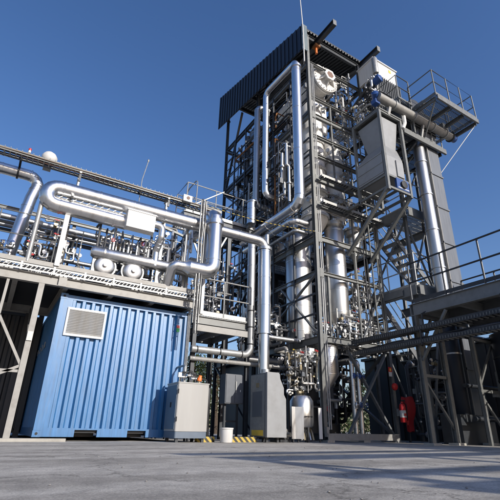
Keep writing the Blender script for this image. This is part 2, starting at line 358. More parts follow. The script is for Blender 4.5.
for x0, x1 in ((cx0+.004, cx0+.06), (cx1-.06, cx1-.004)):
    MB().box(x0, x1, cy0+.13, cy1-.13, cz1-.11, cz1-.012).build('top_rail', 'container_blue', ct)
    MB().box(x0, x1, cy0+.13, cy1-.13, cz0+.004, cz0+.165).build('bottom_rail', 'container_blue', ct)
lv = MB()
for a, b, c, d in ((1.09, 1.91, 2.60, 2.645), (1.09, 1.91, 2.035, 2.08)): lv.box(a, b, cy0-.03, cy0+.03, c, d)
for a, b in ((1.09, 1.13), (1.87, 1.91)): lv.box(a, b, cy0-.029, cy0+.03, 2.08, 2.60)
lf = lv.build('louvre_vent', 'white_paint', ct)
sl = MB().prof((1.13, cy0-.005, 2.09), (1.87, cy0-.005, 2.09), [(-.022, -.012), (-.018, -.016), (.022, .012), (.018, .016)])
repeat('slat', sl, 'white_paint', lf, [(0, 0, .034*i+.012) for i in range(15)])
MB().box(1.13, 1.87, cy0+.024, cy0+.028, 2.08, 2.60).build('vent_backing', 'black_rubber', lf)
sg = MB().box(3.60, 3.68, cy0-.004, cy0+.01, 2.52, 2.59).build('notice_plate', 'red_paint', ct); MB().box(3.60, 3.68, cy0-.0045, cy0+.01, 2.43, 2.519).build('plate_green_half', 'green', sg)
for i, ch in enumerate('922R'):
    text('container_marking', ch, 'white_paint', ct, (cx0+.004, 12.5-.48*i, 2.02), (0, -1, 0), (0, 0, 1), .22, .002, 2.4)
cp = MB()
for i in range(3): cp.tube(fillet([(cx1-.06+.03*i, cy0-.03, .2), (cx1-.06+.03*i, cy0-.03, 2.99)], .1), .011, 8)
cp.build('conduit', 'galvanised', ct)

# dark container seen in the shade under the left of the deck
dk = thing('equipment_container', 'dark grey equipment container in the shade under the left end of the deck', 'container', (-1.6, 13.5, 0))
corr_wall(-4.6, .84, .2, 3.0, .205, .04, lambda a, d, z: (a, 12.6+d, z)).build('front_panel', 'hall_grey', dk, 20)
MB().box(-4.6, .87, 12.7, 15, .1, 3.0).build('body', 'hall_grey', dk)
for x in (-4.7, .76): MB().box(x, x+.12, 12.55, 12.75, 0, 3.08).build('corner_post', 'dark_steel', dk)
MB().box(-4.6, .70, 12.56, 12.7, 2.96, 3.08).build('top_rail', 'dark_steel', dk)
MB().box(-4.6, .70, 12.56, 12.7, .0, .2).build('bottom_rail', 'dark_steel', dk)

# ================================================================== PIPE DECK over the container
dkx0, dkx1, dy0, dy1 = -4.0, 3.98, 9.30, 12.3
pd = thing('pipe_deck', 'pale steel deck carrying pipes above the blue container', 'deck', (0, 10.6, 0))
MB().ibeam((dkx0, dy0+.06, 3.09), (dkx1, dy0+.06, 3.09), .12, .2).build('edge_beam', 'pale_steel', pd)
MB().ibeam((dkx0, dy1, 3.09), (dkx1, dy1, 3.09), .12, .2).build('edge_beam', 'pale_steel', pd)
for x in [dkx0+.1+i*.97 for i in range(9)]: MB().ibeam((x, dy0+.12, 3.09), (x, dy1-.06, 3.09), .1, .18).build('joist', 'pale_steel', pd)
MB().box(dkx0, dkx1, dy0-.02, dy0+.02, 3.36, 3.46).build('deck_edge', 'pale_steel', pd)
grating(pd, dkx0, dkx1, dy0+.02, dy1, 3.40, 'galvanised', .09)
MB().box(dkx0, dkx1, dy0+.13, dy1+.05, 3.20, 3.22).build('drip_plate', 'dark_steel', pd)
MB().box(dkx0, dkx1, dy0-.05, dy0-.042, 3.20, 3.235).build('tray_rail', 'galvanised', pd); MB().box(dkx0, dkx1, dy0-.05, dy0-.042, 3.305, 3.335).build('tray_rail', 'galvanised', pd)
hat = MB().bar((dkx0, dy0-.046, 3.232), (dkx0+.06, dy0-.046, 3.308), .006, .014)
repeat('tray_lacing', hat, 'galvanised', pd, [(.082*i, 0, 0) for i in range(96)])
for x in [dkx0+.3+i*.62 for i in range(13)]: MB().box(x-.02, x+.02, dy0-.056, dy0+.05, 3.19, 3.37).build('tray_bracket', 'galvanised', pd)
for i in range(4): MB().tube([(dkx0, dy0-.02+.012*i, 3.26+.012*(i % 2)), (dkx1, dy0-.02+.012*i, 3.26+.012*(i % 2))], .014, 6).build('cable', ('black_rubber', 'cable_grey')[i % 2], pd)
for x, wd in ((.47, .11), (-.14, .05), (-1.4, .11), (-3.2, .11)):
    MB().ibeam((x, dy0+.06, 0), (x, dy0+.06, 2.99), wd, wd, .012, (0, 1, 0)).build('leg', 'pale_steel', pd)
    MB().box(x-.1, x+.1, dy0-.04, dy0+.16, 0, .02).build('foot_plate', 'galvanised', pd)
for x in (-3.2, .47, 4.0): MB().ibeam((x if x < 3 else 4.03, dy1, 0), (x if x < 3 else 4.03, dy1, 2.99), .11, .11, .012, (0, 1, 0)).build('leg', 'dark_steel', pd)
MB().bar((-.14, dy0+.06, 2.25), (.42, dy0+.06, 1.35), .05).build('brace', 'pale_steel', pd)
MB().bar((-1.4, dy0+.06, .35), (.42, dy0+.06, 1.32), .05).build('brace', 'pale_steel', pd)
MB().bar((-1.4, dy0+.06, 1.22), (.42, dy0+.06, 1.22), .05).build('brace', 'pale_steel', pd)
MB().bar((.47, dy0+.12, 2.2), (.47, 11.2, 2.95), .045).build('brace', 'galvanised', pd)
MB().bar((.47, dy0+.12, 1.6), (.47, 11.6, 2.95), .045).build('brace', 'galvanised', pd)
MB().box(.42, .52, dy0-.02, dy0+.0, 1.8, 1.98).build('splice_plate', 'galvanised', pd)
MB().box(.77, .93, dy0-.012, dy0+.0, 2.99, 3.19).build('splice_plate', 'pale_steel', pd)

ld = thing('side_platform', 'lower pale platform between the container and the tower', 'platform', (4.8, 10.5, 0))
MB().ibeam((4.02, 9.66, 2.82), (5.75, 9.66, 2.82), .1, .2).build('edge_beam', 'frame_steel', ld)
MB().ibeam((4.02, 12.0, 2.82), (5.75, 12.0, 2.82), .1, .2).build('edge_beam', 'frame_steel', ld)
MB().chan((4.02, 9.60, 2.60), (5.6, 9.60, 2.60), .05, .16).build('lower_channel', 'pale_steel', ld)
for x in (4.1, 4.6, 5.2, 5.7): MB().ibeam((x, 9.72, 2.82), (x, 11.94, 2.82), .08, .18).build('joist', 'pale_steel', ld)
grating(ld, 4.02, 5.75, 9.6, 12.05, 2.96)
for x in (4.12, 5.68):
    for y in (9.72, 11.94): MB().ibeam((x, y, 0), (x, y, 2.74), .1, .1, .012, (0, 1, 0)).build('leg', 'dark_steel', ld)
rails(ld, [(4.05, 9.64, 2.96), (5.72, 9.64, 2.96)], 1.0, toe=True)
rails(ld, [(4.05, 12, 2.96), (5.72, 12, 2.96)], 1.0)

# ================================================================== PIPES on the deck
AY = 9.27
pa = pipe('flue_pipe', 'long silver clad pipe doubling back at left, then down into the tall grey box', 'pipe',
     [(1.95, AY, 4.80), (.17, AY, 4.80), (.17, AY, 5.23), (3.95, AY, 5.27)], .175, bend=.214, step=.8)
shell([(3.9, AY, 5.27), (5.93, AY, 5.30), (5.93, AY, 1.5)], .145, .24, 'pipe_run', 'cladding', pa)
MB().tube([(3.88, AY, 5.27), (3.95, AY, 5.27), (4.05, AY, 5.272)], [.176, .176, .146], 32).build('reducer', 'cladding', pa)
MB().tube([(5.0, AY, 5.286), (5.04, AY, 5.287)], .153, 32).build('clamp_band', 'cladding', pa)
MB().tube([(5.93, AY, 4.98), (5.93, AY, 2.6)], .178, 24).build('insulation_sleeve', 'cladding', pa)
for z in (4.98, 4.2, 3.4, 2.62): MB().tube([(5.93, AY, z-.02), (5.93, AY, z+.02)], .186, 24).build('clamp_band', 'cladding', pa)
MB().tube([(5.93, AY, 5.02), (5.93, AY, 5.10)], .21, 24).build('flange', 'cladding_dull', pa)
MB().tube([(.10, AY+.05, 4.9), (.10, AY+.05, 3.4)], .05, 12).build('support_leg', 'galvanised', pa)
MB().bar((.66, AY+.02, 3.4), (.66, AY+.02, 4.66), .10).build('support_leg', 'white_paint', pa)
MB().bar((.66, AY+.26, 3.4), (.66, AY+.26, 5.5), .05).build('support_leg', 'galvanised', pa)
MB().bar((.66, AY+.26, 5.13), (.66, AY-.2, 5.06), .05).build('hanger', 'galvanised', pa)
for x in (2.9, 3.6): MB().bar((x, AY+.2, 3.4), (x, AY+.2, 5.2), .06).build('support_leg', 'galvanised', pa); MB().bar((x, AY+.22, 5.13), (x, AY-.1, 5.13), .05).build('hanger', 'galvanised', pa)
zg = MB(); 
for i in range(11): zg.bar((.4+.15*i, AY-.02, 4.985), (.47+.15*i, AY-.02, 5.045), .02)
zg.tube([(.35, AY+.02, 5.01), (1.95, AY+.02, 5.01)], .022, 8); zg.build('trace_heating', 'galvanised', pa)
o = thing('insulated_box', 'white rectangular cladded box on the silver pipe above the deck', 'box', (2.23, 9.0, 4.56))
MB().box(1.89, 2.56, 8.93, 9.16, 4.57, 5.0).build('casing', 'white_paint', o); MB().box(1.87, 2.58, 8.915, 9.17, 5.0, 5.03).build('lid', 'white_paint', o)
for x in (2.0, 2.45): MB().bar((x, 9.16, 4.7), (x, 9.4, 4.7), .04).build('bracket', 'galvanised', o)
pipe('drop_pipe', 'short silver pipe dropping from the white box to the header', 'pipe', [(2.56, 9.10, 4.86), (2.80, 9.10, 4.86), (2.80, 9.10, 4.55), (2.80, 9.40, 4.30), (2.80, 9.40, 3.9)], .085, bend=.11, step=.4)
hd = thing('header_pipe', 'fat silver header with a row of small risers and valves below the twin pipe', 'header', (2.5, 9.45, 3.4))
MB().lathe([(.02, 0), (.10, .015), (.14, .07), (.14, 2.63), (.10, 2.69), (.02, 2.7)], (1.30, 9.45, 3.97), (1, 0, 0)).build('pipe_run', 'cladding', hd)
for x in (1.6, 2.15, 2.7, 3.3, 3.8): MB().tube([(x-.018, 9.45, 3.97), (x+.018, 9.45, 3.97)], .15, 24).build('clamp_band', 'cladding', hd)
for x in (1.42, 2.18, 2.95, 3.7): MB().bar((x, 9.5, 3.4), (x, 9.5, 3.86), .07).build('support_leg', 'galvanised', hd)
for i in range(15):
    x = 1.42+i*.092; hh = rnd.uniform(.35, .65); y = 9.5+rnd.uniform(-.12, .2)
    MB().tube(fillet([(x, y, 4.05), (x, y, 4.1+hh), (x+rnd.uniform(-.1, .1), y+.3, 4.1+hh)], .06), rnd.uniform(.015, .032), 9).build('riser', rnd.choice(('stainless', 'galvanised', 'cladding_dull', 'cable_grey')), hd)
    if i % 2: valve(hd, (x, y-.02, 4.25+rnd.uniform(0, .2)), (0, 0, 1), .04, 'stainless', rnd.choice(('red_paint', 'black_rubber', 'motor_blue')))
for i, (x, lab) in enumerate(((1.66, 'left of the two horizontal drums with dished ends under the silver header'), (2.32, 'right of the two horizontal drums with dished ends under the silver header'))):
    o = thing('condensate_drum', lab, 'drum', (x, 10, 3.4), 'drums on the deck')
    MB().lathe([(.02, 0), (.10, .006), (.18, .022), (.225, .05), (.24, .09), (.24, 1.6), (.15, 1.68), (.02, 1.7)], (x, 9.38, 3.68), (0, 1, 0)).build('shell', 'cladding_dull', o)
    MB().lathe([(.245, .095), (.275, .098), (.275, .135), (.245, .138)], (x, 9.38, 3.68), (0, 1, 0), 32).build('end_flange', 'galvanised', o)
    bolts(o, (x, 9.495, 3.68), (0, 1, 0), .262, 16, .009, 'stainless', .03)
    MB().lathe([(.04, -.05), (.055, -.045), (.055, -.01), (.03, .01)], (x, 9.38, 3.68), (0, 1, 0), 12).build('end_nozzle', 'stainless', o)
    MB().tube([(x, 9.50, 3.68), (x, 9.54, 3.68)], .25, 28).build('clamp_band', 'cladding', o)
    for dx in (-.16, .16): MB().box(x+dx-.02, x+dx+.02, 9.5, 9.56, 3.4, 3.62).build('saddle', 'galvanised', o)
bp = pipe('vent_pipe', 'fat upright silver pipe with elbows at both ends beside the cable ladder', 'pipe', [(4.22, 10.7, 5.62), (4.22, 9.08, 5.62), (4.22, 9.08, 3.93), (3.55, 9.08, 3.93)], .20, bend=.24, step=.7)
MB().tube([(4.22, 9.08, 5.28), (4.22, 9.08, 5.40)], .235, 28).build('flange', 'cladding', bp)
MB().tube([(3.55, 9.08, 3.93), (3.45, 9.08, 3.93), (3.40, 9.08, 3.93)], [.2, .14, .135], 24).build('reducer', 'cladding', bp)
MB().tube(fillet([(3.42, 9.08, 3.93), (3.16, 9.08, 3.93), (3.16, 9.30, 3.6), (3.16, 9.45, 3.41)], .14), .125, 20).build('tail_pipe', 'cladding', bp)
MB().bar((4.22, 9.6, 2.96), (4.22, 9.6, 5.42), .08).build('support_leg', 'galvanised', bp)

# cable ladder up beside it
cl = thing('cable_ladder', 'upright cable ladder with bundled cables right of the container', 'cable ladder', (3.80, 8.98, 2.5))
for x in (3.74, 3.88): MB().box(x-.008, x+.008, 8.96, 9.01, 2.55, 5.85).build('side_rail', 'galvanised', cl)
repeat('rung', MB().box(3.74, 3.88, 8.975, 8.995, 2.6, 2.62), 'galvanised', cl, [(0, 0, .16*i) for i in range(20)])
for i in range(5):
    pts = [(3.765+.025*i+rnd.uniform(-.012, .012), 8.95+rnd.uniform(-.012, .012), 2.3+.3*k) for k in range(13)]
    MB().tube(pts, .012, 7).build('cable', ('black_rubber', 'cable_grey', 'galvanised')[i % 3], cl)
for z in (3.3, 5.2): MB().bar((3.81, 9.0, z), (3.81, 9.34, z), .04).build('bracket', 'galvanised', cl)

# cable tray on top
TY = 9.95
tr = thing('cable_tray', 'long cable tray on posts running across the skyline above the pipes', 'cable tray', (0, TY, 3.4))
for y in (TY-.14, TY+.14): MB().box(-5, 4.75, y-.006, y+.006, 6.13, 6.22).build('side_rail', 'frame_steel', tr)
repeat('rung', MB().box(-5, -4.97, TY-.134, TY+.134, 6.14, 6.16), 'galvanised', tr, [(.12*i, 0, 0) for i in range(81)])
repeat('tray_clip', MB().box(-5, -4.985, TY-.155, TY-.147, 6.215, 6.25), 'frame_steel', tr, [(.12*i, 0, 0) for i in range(81)])
for i, m_ in enumerate(('gasket', 'black_rubber', 'cable_grey', 'brown', 'black_rubber')):
    pts = [(-5+.5*k, TY-.16+.062*i+rnd.uniform(-.01, .01), 6.175+.02*(i % 2)+rnd.uniform(-.008, .012)) for k in range(20)]
    MB().tube(pts, .017 if i else .013, 7).build('cable', m_, tr)
for x in (-3.4, -2.4, .78, 3.1):
    MB().bar((x, TY+.02, 3.4), (x, TY+.02, 6.1), .06).build('post', 'galvanised', tr); MB().bar((x, TY-.18, 6.11), (x, TY+.18, 6.11), .05).build('crossarm', 'galvanised', tr)
    MB().bar((x, TY-.16, 6.05), (x, TY-.16, 5.85), .05).build('drop_bracket', 'dark_steel', tr)
rp = thing('hazard_chain', 'thin yellow and black barrier line stretched from tray to tower', 'barrier line', (4.7, 9.4, 5.9))
pts = [(4.0+3.6*k/16, 9.42-.45*k/16, 6.02-.10*math.sin(math.pi*k/16)-.04*k/16) for k in range(17)]
MB().tube(pts, .012, 8).build('line', 'hazard', rp)
for p in (pts[0], pts[-1]): MB().lathe([(.01, -.03), (.03, -.02), (.03, .02), (.01, .03)], p, (1, 0, 0), 10).build('end_clip', 'galvanised', rp)
MB().bar((4.0, 9.42, 6.02), (4.0, 9.95, 6.14), .03).build('bracket', 'galvanised', rp)
bpip = pipe('back_pipe', 'silver pipe hung under the tray at far left, turning down beside the twin pipe', 'pipe', [(-5, 10.5, 6.02), (-.02, 10.5, 6.02), (-.14, 10.5, 5.4), (-.32, 10.5, 3.4)], .14, bend=.25, step=.6, m='cladding')
for x in (-3.6, -1.6, -.55): MB().bar((x, 10.5, 6.1), (x, 10.0, 6.2), .05).build('hanger', 'dark_steel', bpip); MB().tube([(x-.02, 10.5, 6.02), (x+.02, 10.5, 6.02)], .165, 20).build('clamp_band', 'dark_steel', bpip)
o = thing('lamp_globe', 'round white lamp globe above the cable tray at left', 'lamp', (.03, 10.2, 6.2))
MB().lathe([(.02, -.19), (.1, -.165), (.16, -.10), (.19, 0), (.16, .10), (.1, .165), (.02, .19)], (.03, 10.2, 6.47), (-.2, -.8, .3)).build('globe', 'white_paint', o)
MB().tube([(.03, 10.2, 6.15), (.03, 10.2, 6.33)], .03, 10).build('stem', 'galvanised', o); MB().box(-.06, .12, TY+.12, 10.26, 6.14, 6.19).build('bracket', 'galvanised', o)
o = thing('beacon', 'tiny red and white beacon on a stick left of the lamp globe', 'beacon', (-.42, TY, 6.2))
MB().tube([(-.42, TY+.1, 6.15), (-.42, TY+.1, 6.38)], .014, 8).build('stem', 'galvanised', o); MB().tube([(-.42, TY+.1, 6.38), (-.42, TY+.1, 6.45)], .03, 10).build('white_collar', 'white_paint', o); MB().lathe([(.035, 0), (.035, .04), (.01, .07)], (-.42, TY+.1, 6.45)).build('lens', 'red_paint', o)
o = thing('antenna_mast', 'thin leaning antenna rod rising above the tray', 'antenna', (2.4, TY, 6.2))
MB().tube([(2.36, TY+.1, 5.9), (2.36, TY+.1, 6.6), (2.46, TY+.1, 7.25)], .012, 8).build('rod', 'galvanised', o); MB().box(2.32, 2.40, TY+.06, TY+.155, 6.14, 6.22).build('clamp', 'dark_steel', o); MB().lathe([(.01, 0), (.025, .02), (.025, .08), (.01, .1)], (2.46, TY+.1, 7.22)).build('tip', 'galvanised', o)
o = thing('junction_box', 'small white junction box on the right end of the skyline cable tray', 'box', (3.65, TY, 6.2))
MB().box(3.5, 3.76, TY-.22, TY-.12, 6.16, 6.36).build('casing', 'white_paint', o); MB().lathe([(.05, 0), (.05, .012)], (3.64, TY-.232, 6.27), (0, 1, 0)).build('knockout', 'brown', o); MB().bar((3.63, TY-.12, 6.2), (3.63, TY+.1, 6.2), .03).build('bracket', 'galvanised', o)

rk = thing('rear_rack', 'grey braced pipe rack standing along the back of the deck', 'rack', (0, 12.1, 3.4))
for x in (-3.2, -1.7, -.3, 1.1, 2.5, 3.9): MB().ibeam((x, 12.1, 3.4), (x, 12.1, 5.75), .09, .09, .012, (0, 1, 0)).build('post', 'frame_steel', rk); MB().ibeam((x, 11.1, 5.0), (x, 12.05, 5.0), .08, .1, .012).build('arm', 'frame_steel', rk); MB().bar((x, 11.3, 4.95), (x, 12.05, 4.2), .05).build('knee_brace', 'frame_steel', rk)
for z in (4.3, 5.05, 5.7): MB().ibeam((-3.3, 12.0, z), (4.0, 12.0, z), .07, .1, .012).build('beam', 'frame_steel', rk)
for a, b in ((1.1, 2.5), (2.5, 3.9), (-.3, 1.1)): MB().bar((a, 12.14, 3.5), (b, 12.14, 5.0), .05, .03).build('brace', 'frame_steel', rk); MB().bar((b, 12.18, 3.5), (a, 12.18, 5.0), .05, .03).build('brace', 'frame_steel', rk)
for y, z, r_, m_ in ((11.3, 5.14, .08, 'cladding_dull'), (11.55, 5.1, .05, 'galvanised'), (11.8, 5.12, .07, 'cladding_dull'), (11.7, 4.42, .06, 'cladding_dull')): MB().tube([(-3.6, y, z), (4.1, y, z)], r_, 14).build('pipe_run', m_, rk)
rails(rk, [(-3.3, 12.22, 3.4), (4.0, 12.22, 3.4)], 1.05, 'frame_steel', step=.9)
rails(pd, [(-4, dy0+.04, 3.41), (.55, dy0+.04, 3.41)], 1.05, 'frame_steel', False, 1.2, .013)
MB().bar((3.2, 10.3, 3.4), (3.2, 10.3, 5.9), .07).build('post', 'frame_steel', rk); MB().bar((3.25, 10.3, 4.3), (4.1, 10.9, 5.6), .07).build('brace', 'dark_steel', rk); MB().bar((3.0, 10.3, 5.5), (5.0, 10.3, 5.1), .06).build('brace', 'frame_steel', rk)

# deck clutter
clutter('deck_piping', 'tangle of thin pipes and valves at the left of the deck under the pipe bend', 'piping', (-.1, 9.36, 3.42), (1.2, 10.2, 4.6), 34, 9, seed=3)
clutter('deck_piping', 'tangle of thin pipes and valves behind the silver header', 'piping', (1.4, 9.75, 3.42), (2.9, 10.4, 4.75), 38, 8, seed=4)
clutter('deck_piping', 'thin dark pipes in front of the sky between the fat upright pipe and the tower', 'piping', (4.1, 9.8, 3.0), (5.6, 11.6, 4.9), 34, 8, ms=('dark_steel', 'galvanised', 'cable_grey', 'cladding_dull'), seed=5, rr=(.014, .04))
clutter('deck_piping', 'pipes and cables above the right end of the deck behind the upright pipe', 'piping', (2.9, 9.9, 3.42), (4.1, 11.2, 5.9), 30, 6, seed=6, rr=(.012, .04))
clutter('deck_piping', 'low row of pipes and valves along the far left of the deck', 'piping', (-3.0, 9.4, 3.42), (-.15, 10.2, 3.95), 26, 8, seed=8)

# access platform between deck and tower
ap = thing('access_platform', 'small railed platform high between the pipe deck and the tower', 'platform', (5.8, 12, 0))
for y in (11.5, 12.5): MB().ibeam((4.2, y, 6.75), (7.6, y, 6.75), .1, .18).build('beam', 'dark_steel', ap)
for x in (4.3, 5.9):
    for y in (11.5, 12.5): MB().ibeam((x, y, 0), (x, y, 6.66), .12, .12, .012, (0, 1, 0)).build('leg', 'dark_steel', ap)
MB().bar((4.3, 11.5, 3.2), (5.9, 11.5, 6.5), .05).build('brace', 'galvanised', ap); MB().bar((5.9, 11.5, 3.2), (4.3, 11.5, 6.5), .05).build('brace', 'galvanised', ap)
MB().bar((4.3, 12.5, 3.2), (5.9, 12.5, 5.2), .06).build('brace', 'dark_steel', ap); MB().bar((5.9, 12.5, 4.2), (7.6, 12.5, 6.5), .07).build('brace', 'dark_steel', ap)
grating(ap, 4.2, 7.6, 11.5, 12.5, 6.88); rails(ap, [(7.5, 11.52, 6.88), (4.25, 11.52, 6.88), (4.25, 12.48, 6.88), (7.5, 12.48, 6.88)], 1.1, 'galvanised')
MB().tube(fillet([(4.55, 11.4, 6.9), (4.55, 11.4, 8.15), (4.55, 12.3, 8.15), (4.55, 12.3, 6.9)], .2), .02, 8).build('ladder_hoop', 'galvanised', ap)
MB().bar((4.3, 11.45, 7.0), (5.6, 11.45, 8.0), .03).build('stay', 'galvanised', ap)

# ================================================================== GROUND EQUIPMENT (left of tower)
cb = thing('control_cabinet', 'beige metal cabinet in front of the container, shade on its side coloured blue-grey', 'cabinet', (3.8, 9.1, 0))
def rbox(x0, x1, y0, y1, z0, z1, r):
    pts = []
    for cx_, cy_, a0 in ((x1-r, y1-r, 0), (x0+r, y1-r, 90), (x0+r, y0+r, 180), (x1-r, y0+r, 270)):
        for k in range(5): a = R(a0+22.5*k); pts.append((cx_+r*math.cos(a), cy_+r*math.sin(a)))
    n = len(pts); m = MB(); m.add([(a, b, z0) for a, b in pts]+[(a, b, z1) for a, b in pts], [(i, (i+1) % n, n+(i+1) % n, n+i) for i in range(n)]+[tuple(range(n))[::-1], tuple(range(n, 2*n))]); return m
rbox(3.25, 3.98, 8.32, 8.98, .21, 1.16, .03).build('casing', 'cabinet_beige', cb)
rbox(3.255, 3.975, 8.325, 8.975, .08, .205, .03).build('plinth', 'cabinet_base_and_shade', cb)
rbox(3.24, 3.99, 8.31, 8.99, 1.162, 1.185, .03).build('lid', 'cabinet_beige', cb)
MB().box(3.238, 3.2495, 8.36, 8.94, .25, 1.12).build('side_door', 'cabinet_base_and_shade', cb)  # blue-grey colour stands in for shade and sky reflection on this side
MB().box(3.225, 3.239, 8.62, 8.66, .68, .78).build('door_handle', 'black_rubber', cb)
for z in (.4, .95): MB().tube([(3.262, 8.312, z), (3.262, 8.312, z+.09)], .012, 8).build('hinge', 'black_rubber', cb)
for x in (3.3, 3.88):
    for y in (8.37, 8.9): MB().box(x, x+.06, y, y+.06, 0, .085).build('foot', 'dark_steel', cb)
o = thing('valve_assembly', 'pipes and valves with an orange head on top of the beige cabinet', 'valves', (3.7, 8.65, 1.18))
MB().tube(fillet([(3.4, 8.6, 1.18), (3.4, 8.6, 1.42), (3.75, 8.6, 1.42), (3.75, 8.6, 1.18)], .05), .022, 9).build('pipe', 'dark_steel', o)
MB().tube(fillet([(3.55, 8.75, 1.18), (3.55, 8.75, 1.6), (3.55, 9.4, 1.6)], .06), .025, 9).build('pipe', 'galvanised', o)
MB().tube(fillet([(3.9, 8.6, 1.3), (4.03, 8.6, 1.3), (4.12, 8.6, .7), (4.12, 8.6, 0)], .06), .02, 9).build('pipe', 'black_rubber', o)
MB().lathe([(.03, 0), (.055, .01), (.055, .07), (.04, .09), (.04, .13), (.01, .135)], (3.84, 8.6, 1.25), (.2, -.1, 1)).build('actuator_head', 'orange', o); MB().tube([(3.84, 8.6, 1.17), (3.84, 8.6, 1.27)], .03, 10).build('stem', 'brass', o)
for x, z in ((3.46, 1.32), (3.6, 1.36), (3.7, 1.3)): valve(o, (x, 8.6, z), (1, 0, 0), .04, 'stainless', 'black_rubber')
MB().box(3.3, 3.38, 8.5, 8.56, 1.3, 1.4).build('white_sensor', 'white_paint', o); MB().tube([(3.34, 8.53, 1.18), (3.34, 8.53, 1.3)], .014, 8).build('sensor_stem', 'galvanised', o)

for o_ in (cb, o): o_.location = V(o_.location)+V((.19, .42, 0))
sb = thing('burner_box', 'tall grey sheet metal box with the silver pipe entering its top', 'box', (5.85, 9.0, 0))
p = [(5.62, .11), (6.16, .11), (6.16, .95), (6.10, 1.05), (6.10, 1.2), (6.0, 1.4), (5.96, 1.55), (5.62, 1.55)]
m = MB(); n = len(p); m.add([(a, 8.62, z) for a, z in p]+[(a, 8.70, z) for a, z in p], [(i, (i+1) % n, n+(i+1) % n, n+i) for i in range(n)]+[tuple(range(n)), tuple(range(n, 2*n))[::-1]]); m.build('front_shield', 'bin_grey', sb)
MB().box(5.64, 6.05, 8.70, 9.42, .11, 1.54).build('casing', 'cabinet_grey', sb)
MB().box(5.625, 5.64, 8.74, 9.38, .13, 1.52).build('side_frame', 'galvanised', sb)
MB().box(5.612, 5.628, 8.86, 9.28, .55, 1.12).build('side_door', 'cabinet_grey', sb); MB().box(5.60, 5.626, 9.0, 9.1, 1.22, 1.32).build('gauge', 'brass', sb)
MB().box(5.615, 5.625, 8.8, 9.3, .14, .26).build('base_strip', 'yellow', sb)
MB().lathe([(.17, 0), (.17, .04), (.12, .05), (.12, .14)], (5.93, 9.27-.08, 1.54), n=24).build('inlet_collar', 'stainless', sb)
for x in (5.68, 5.98):
    for y in (8.75, 9.35): MB().box(x, x+.06, y, y+.06, 0, .115).build('foot', 'dark_steel', sb)
wc = thing('switch_cabinet', 'dark grey electrical cabinet on a frame between the beige cabinet and the tall box', 'cabinet', (5.3, 9.9, 0))
MB().box(5.12, 5.66, 9.8, 10.1, .86, 1.58).build('casing', 'cabinet_grey', wc); MB().box(5.14, 5.39, 9.784, 9.8, .88, 1.56).build('door', 'cabinet_grey', wc); MB().box(5.40, 5.64, 9.784, 9.8, .88, 1.56).build('door', 'cabinet_grey', wc)
MB().box(5.41, 5.43, 9.765, 9.785, 1.12, 1.4).build('door_handle', 'galvanised', wc); MB().box(5.54, 5.56, 9.775, 9.785, 1.15, 1.2).build('lock', 'white_paint', wc)
for x in (5.2, 5.56): MB().bar((x, 9.95, 0), (x, 9.95, .88), .05).build('leg', 'dark_steel', wc)
MB().bar((5.2, 9.95, .45), (5.56, 9.95, .45), .04).build('crossbar', 'dark_steel', wc)
o = thing('white_drum', 'small white plastic drum on the ground right of the beige cabinet', 'drum', (4.62, 8.7, 0))
MB().lathe([(.02, 0), (.125, .003), (.135, .02), (.14, .27), (.02, .28)], (4.62, 8.7, 0)).build('body', 'white_paint', o); MB().lathe([(.145, .262), (.15, .27), (.15, .295), (.02, .3)], (4.62, 8.7, 0)).build('lid', 'white_paint', o)
for a, b, lab in ((4.05, 4.47, 'yellow and black striped kerb bar left of the white drum'), (4.85, 5.55, 'yellow and black striped kerb bar right of the white drum')):
    o = thing('striped_kerb', lab, 'kerb bar', (a, 9.02, 0), 'hazard kerb bars')
    MB().box(a, b, 8.96, 9.08, .0, .11).build('bar', 'hazard', o)
    for x in (a+.05, b-.05): MB().lathe([(.02, 0), (.02, .008)], (x, 9.02, .11)).build('bolt', 'galvanised', o)
pipe('return_pipe', 'upper dark insulated pipe turning up beside the tall silver pipe', 'pipe', [(4.0, 9.55, 2.06), (5.55, 9.55, 2.06), (5.68, 9.55, 2.2), (5.68, 9.55, 3.4)], .085, m='galvanised', bm='black_rubber', step=.5, bend=.14)
pipe('return_pipe', 'lower pale pipe running below the side platform to the tower', 'pipe', [(4.0, 9.6, 1.84), (6.9, 9.6, 1.84), (6.9, 9.6, 2.4), (6.9, 10.2, 2.4), (7.6, 10.2, 2.4)], .055, m='pale_steel', bm='galvanised', step=.8)

# ================================================================== PROCESS TOWER
tx0, tx1, ty0, ty1 = 7.65, 10.38, 9.0, 15.6
tw = thing('process_tower', 'tall open steel process tower with dark sloping roof', 'tower', (9, 12.3, 0))
def roofz(y): return 15.0+(y-9.0)*.285          # top of the fascia
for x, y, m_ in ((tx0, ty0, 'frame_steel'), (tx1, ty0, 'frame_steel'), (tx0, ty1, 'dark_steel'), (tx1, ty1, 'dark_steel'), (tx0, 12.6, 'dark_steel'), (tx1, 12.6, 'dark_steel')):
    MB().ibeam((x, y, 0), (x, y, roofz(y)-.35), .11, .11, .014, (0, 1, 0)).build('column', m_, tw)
    MB().box(x-.15, x+.15, y-.15, y+.15, 0, .025).build('base_plate', 'galvanised', tw)
LEV = (2.73, 5.87, 8.06, 10.78)
for z in (2.73, 4.72, 5.87, 7.05, 8.06, 9.03, 9.86, 10.78, 11.6, 13.3):
    big = z in LEV
    MB().ibeam((tx0+.085, ty0, z-.08), (tx1-.085, ty0, z-.08), .1, .17 if big else .11, .014).build('beam', 'frame_steel', tw)
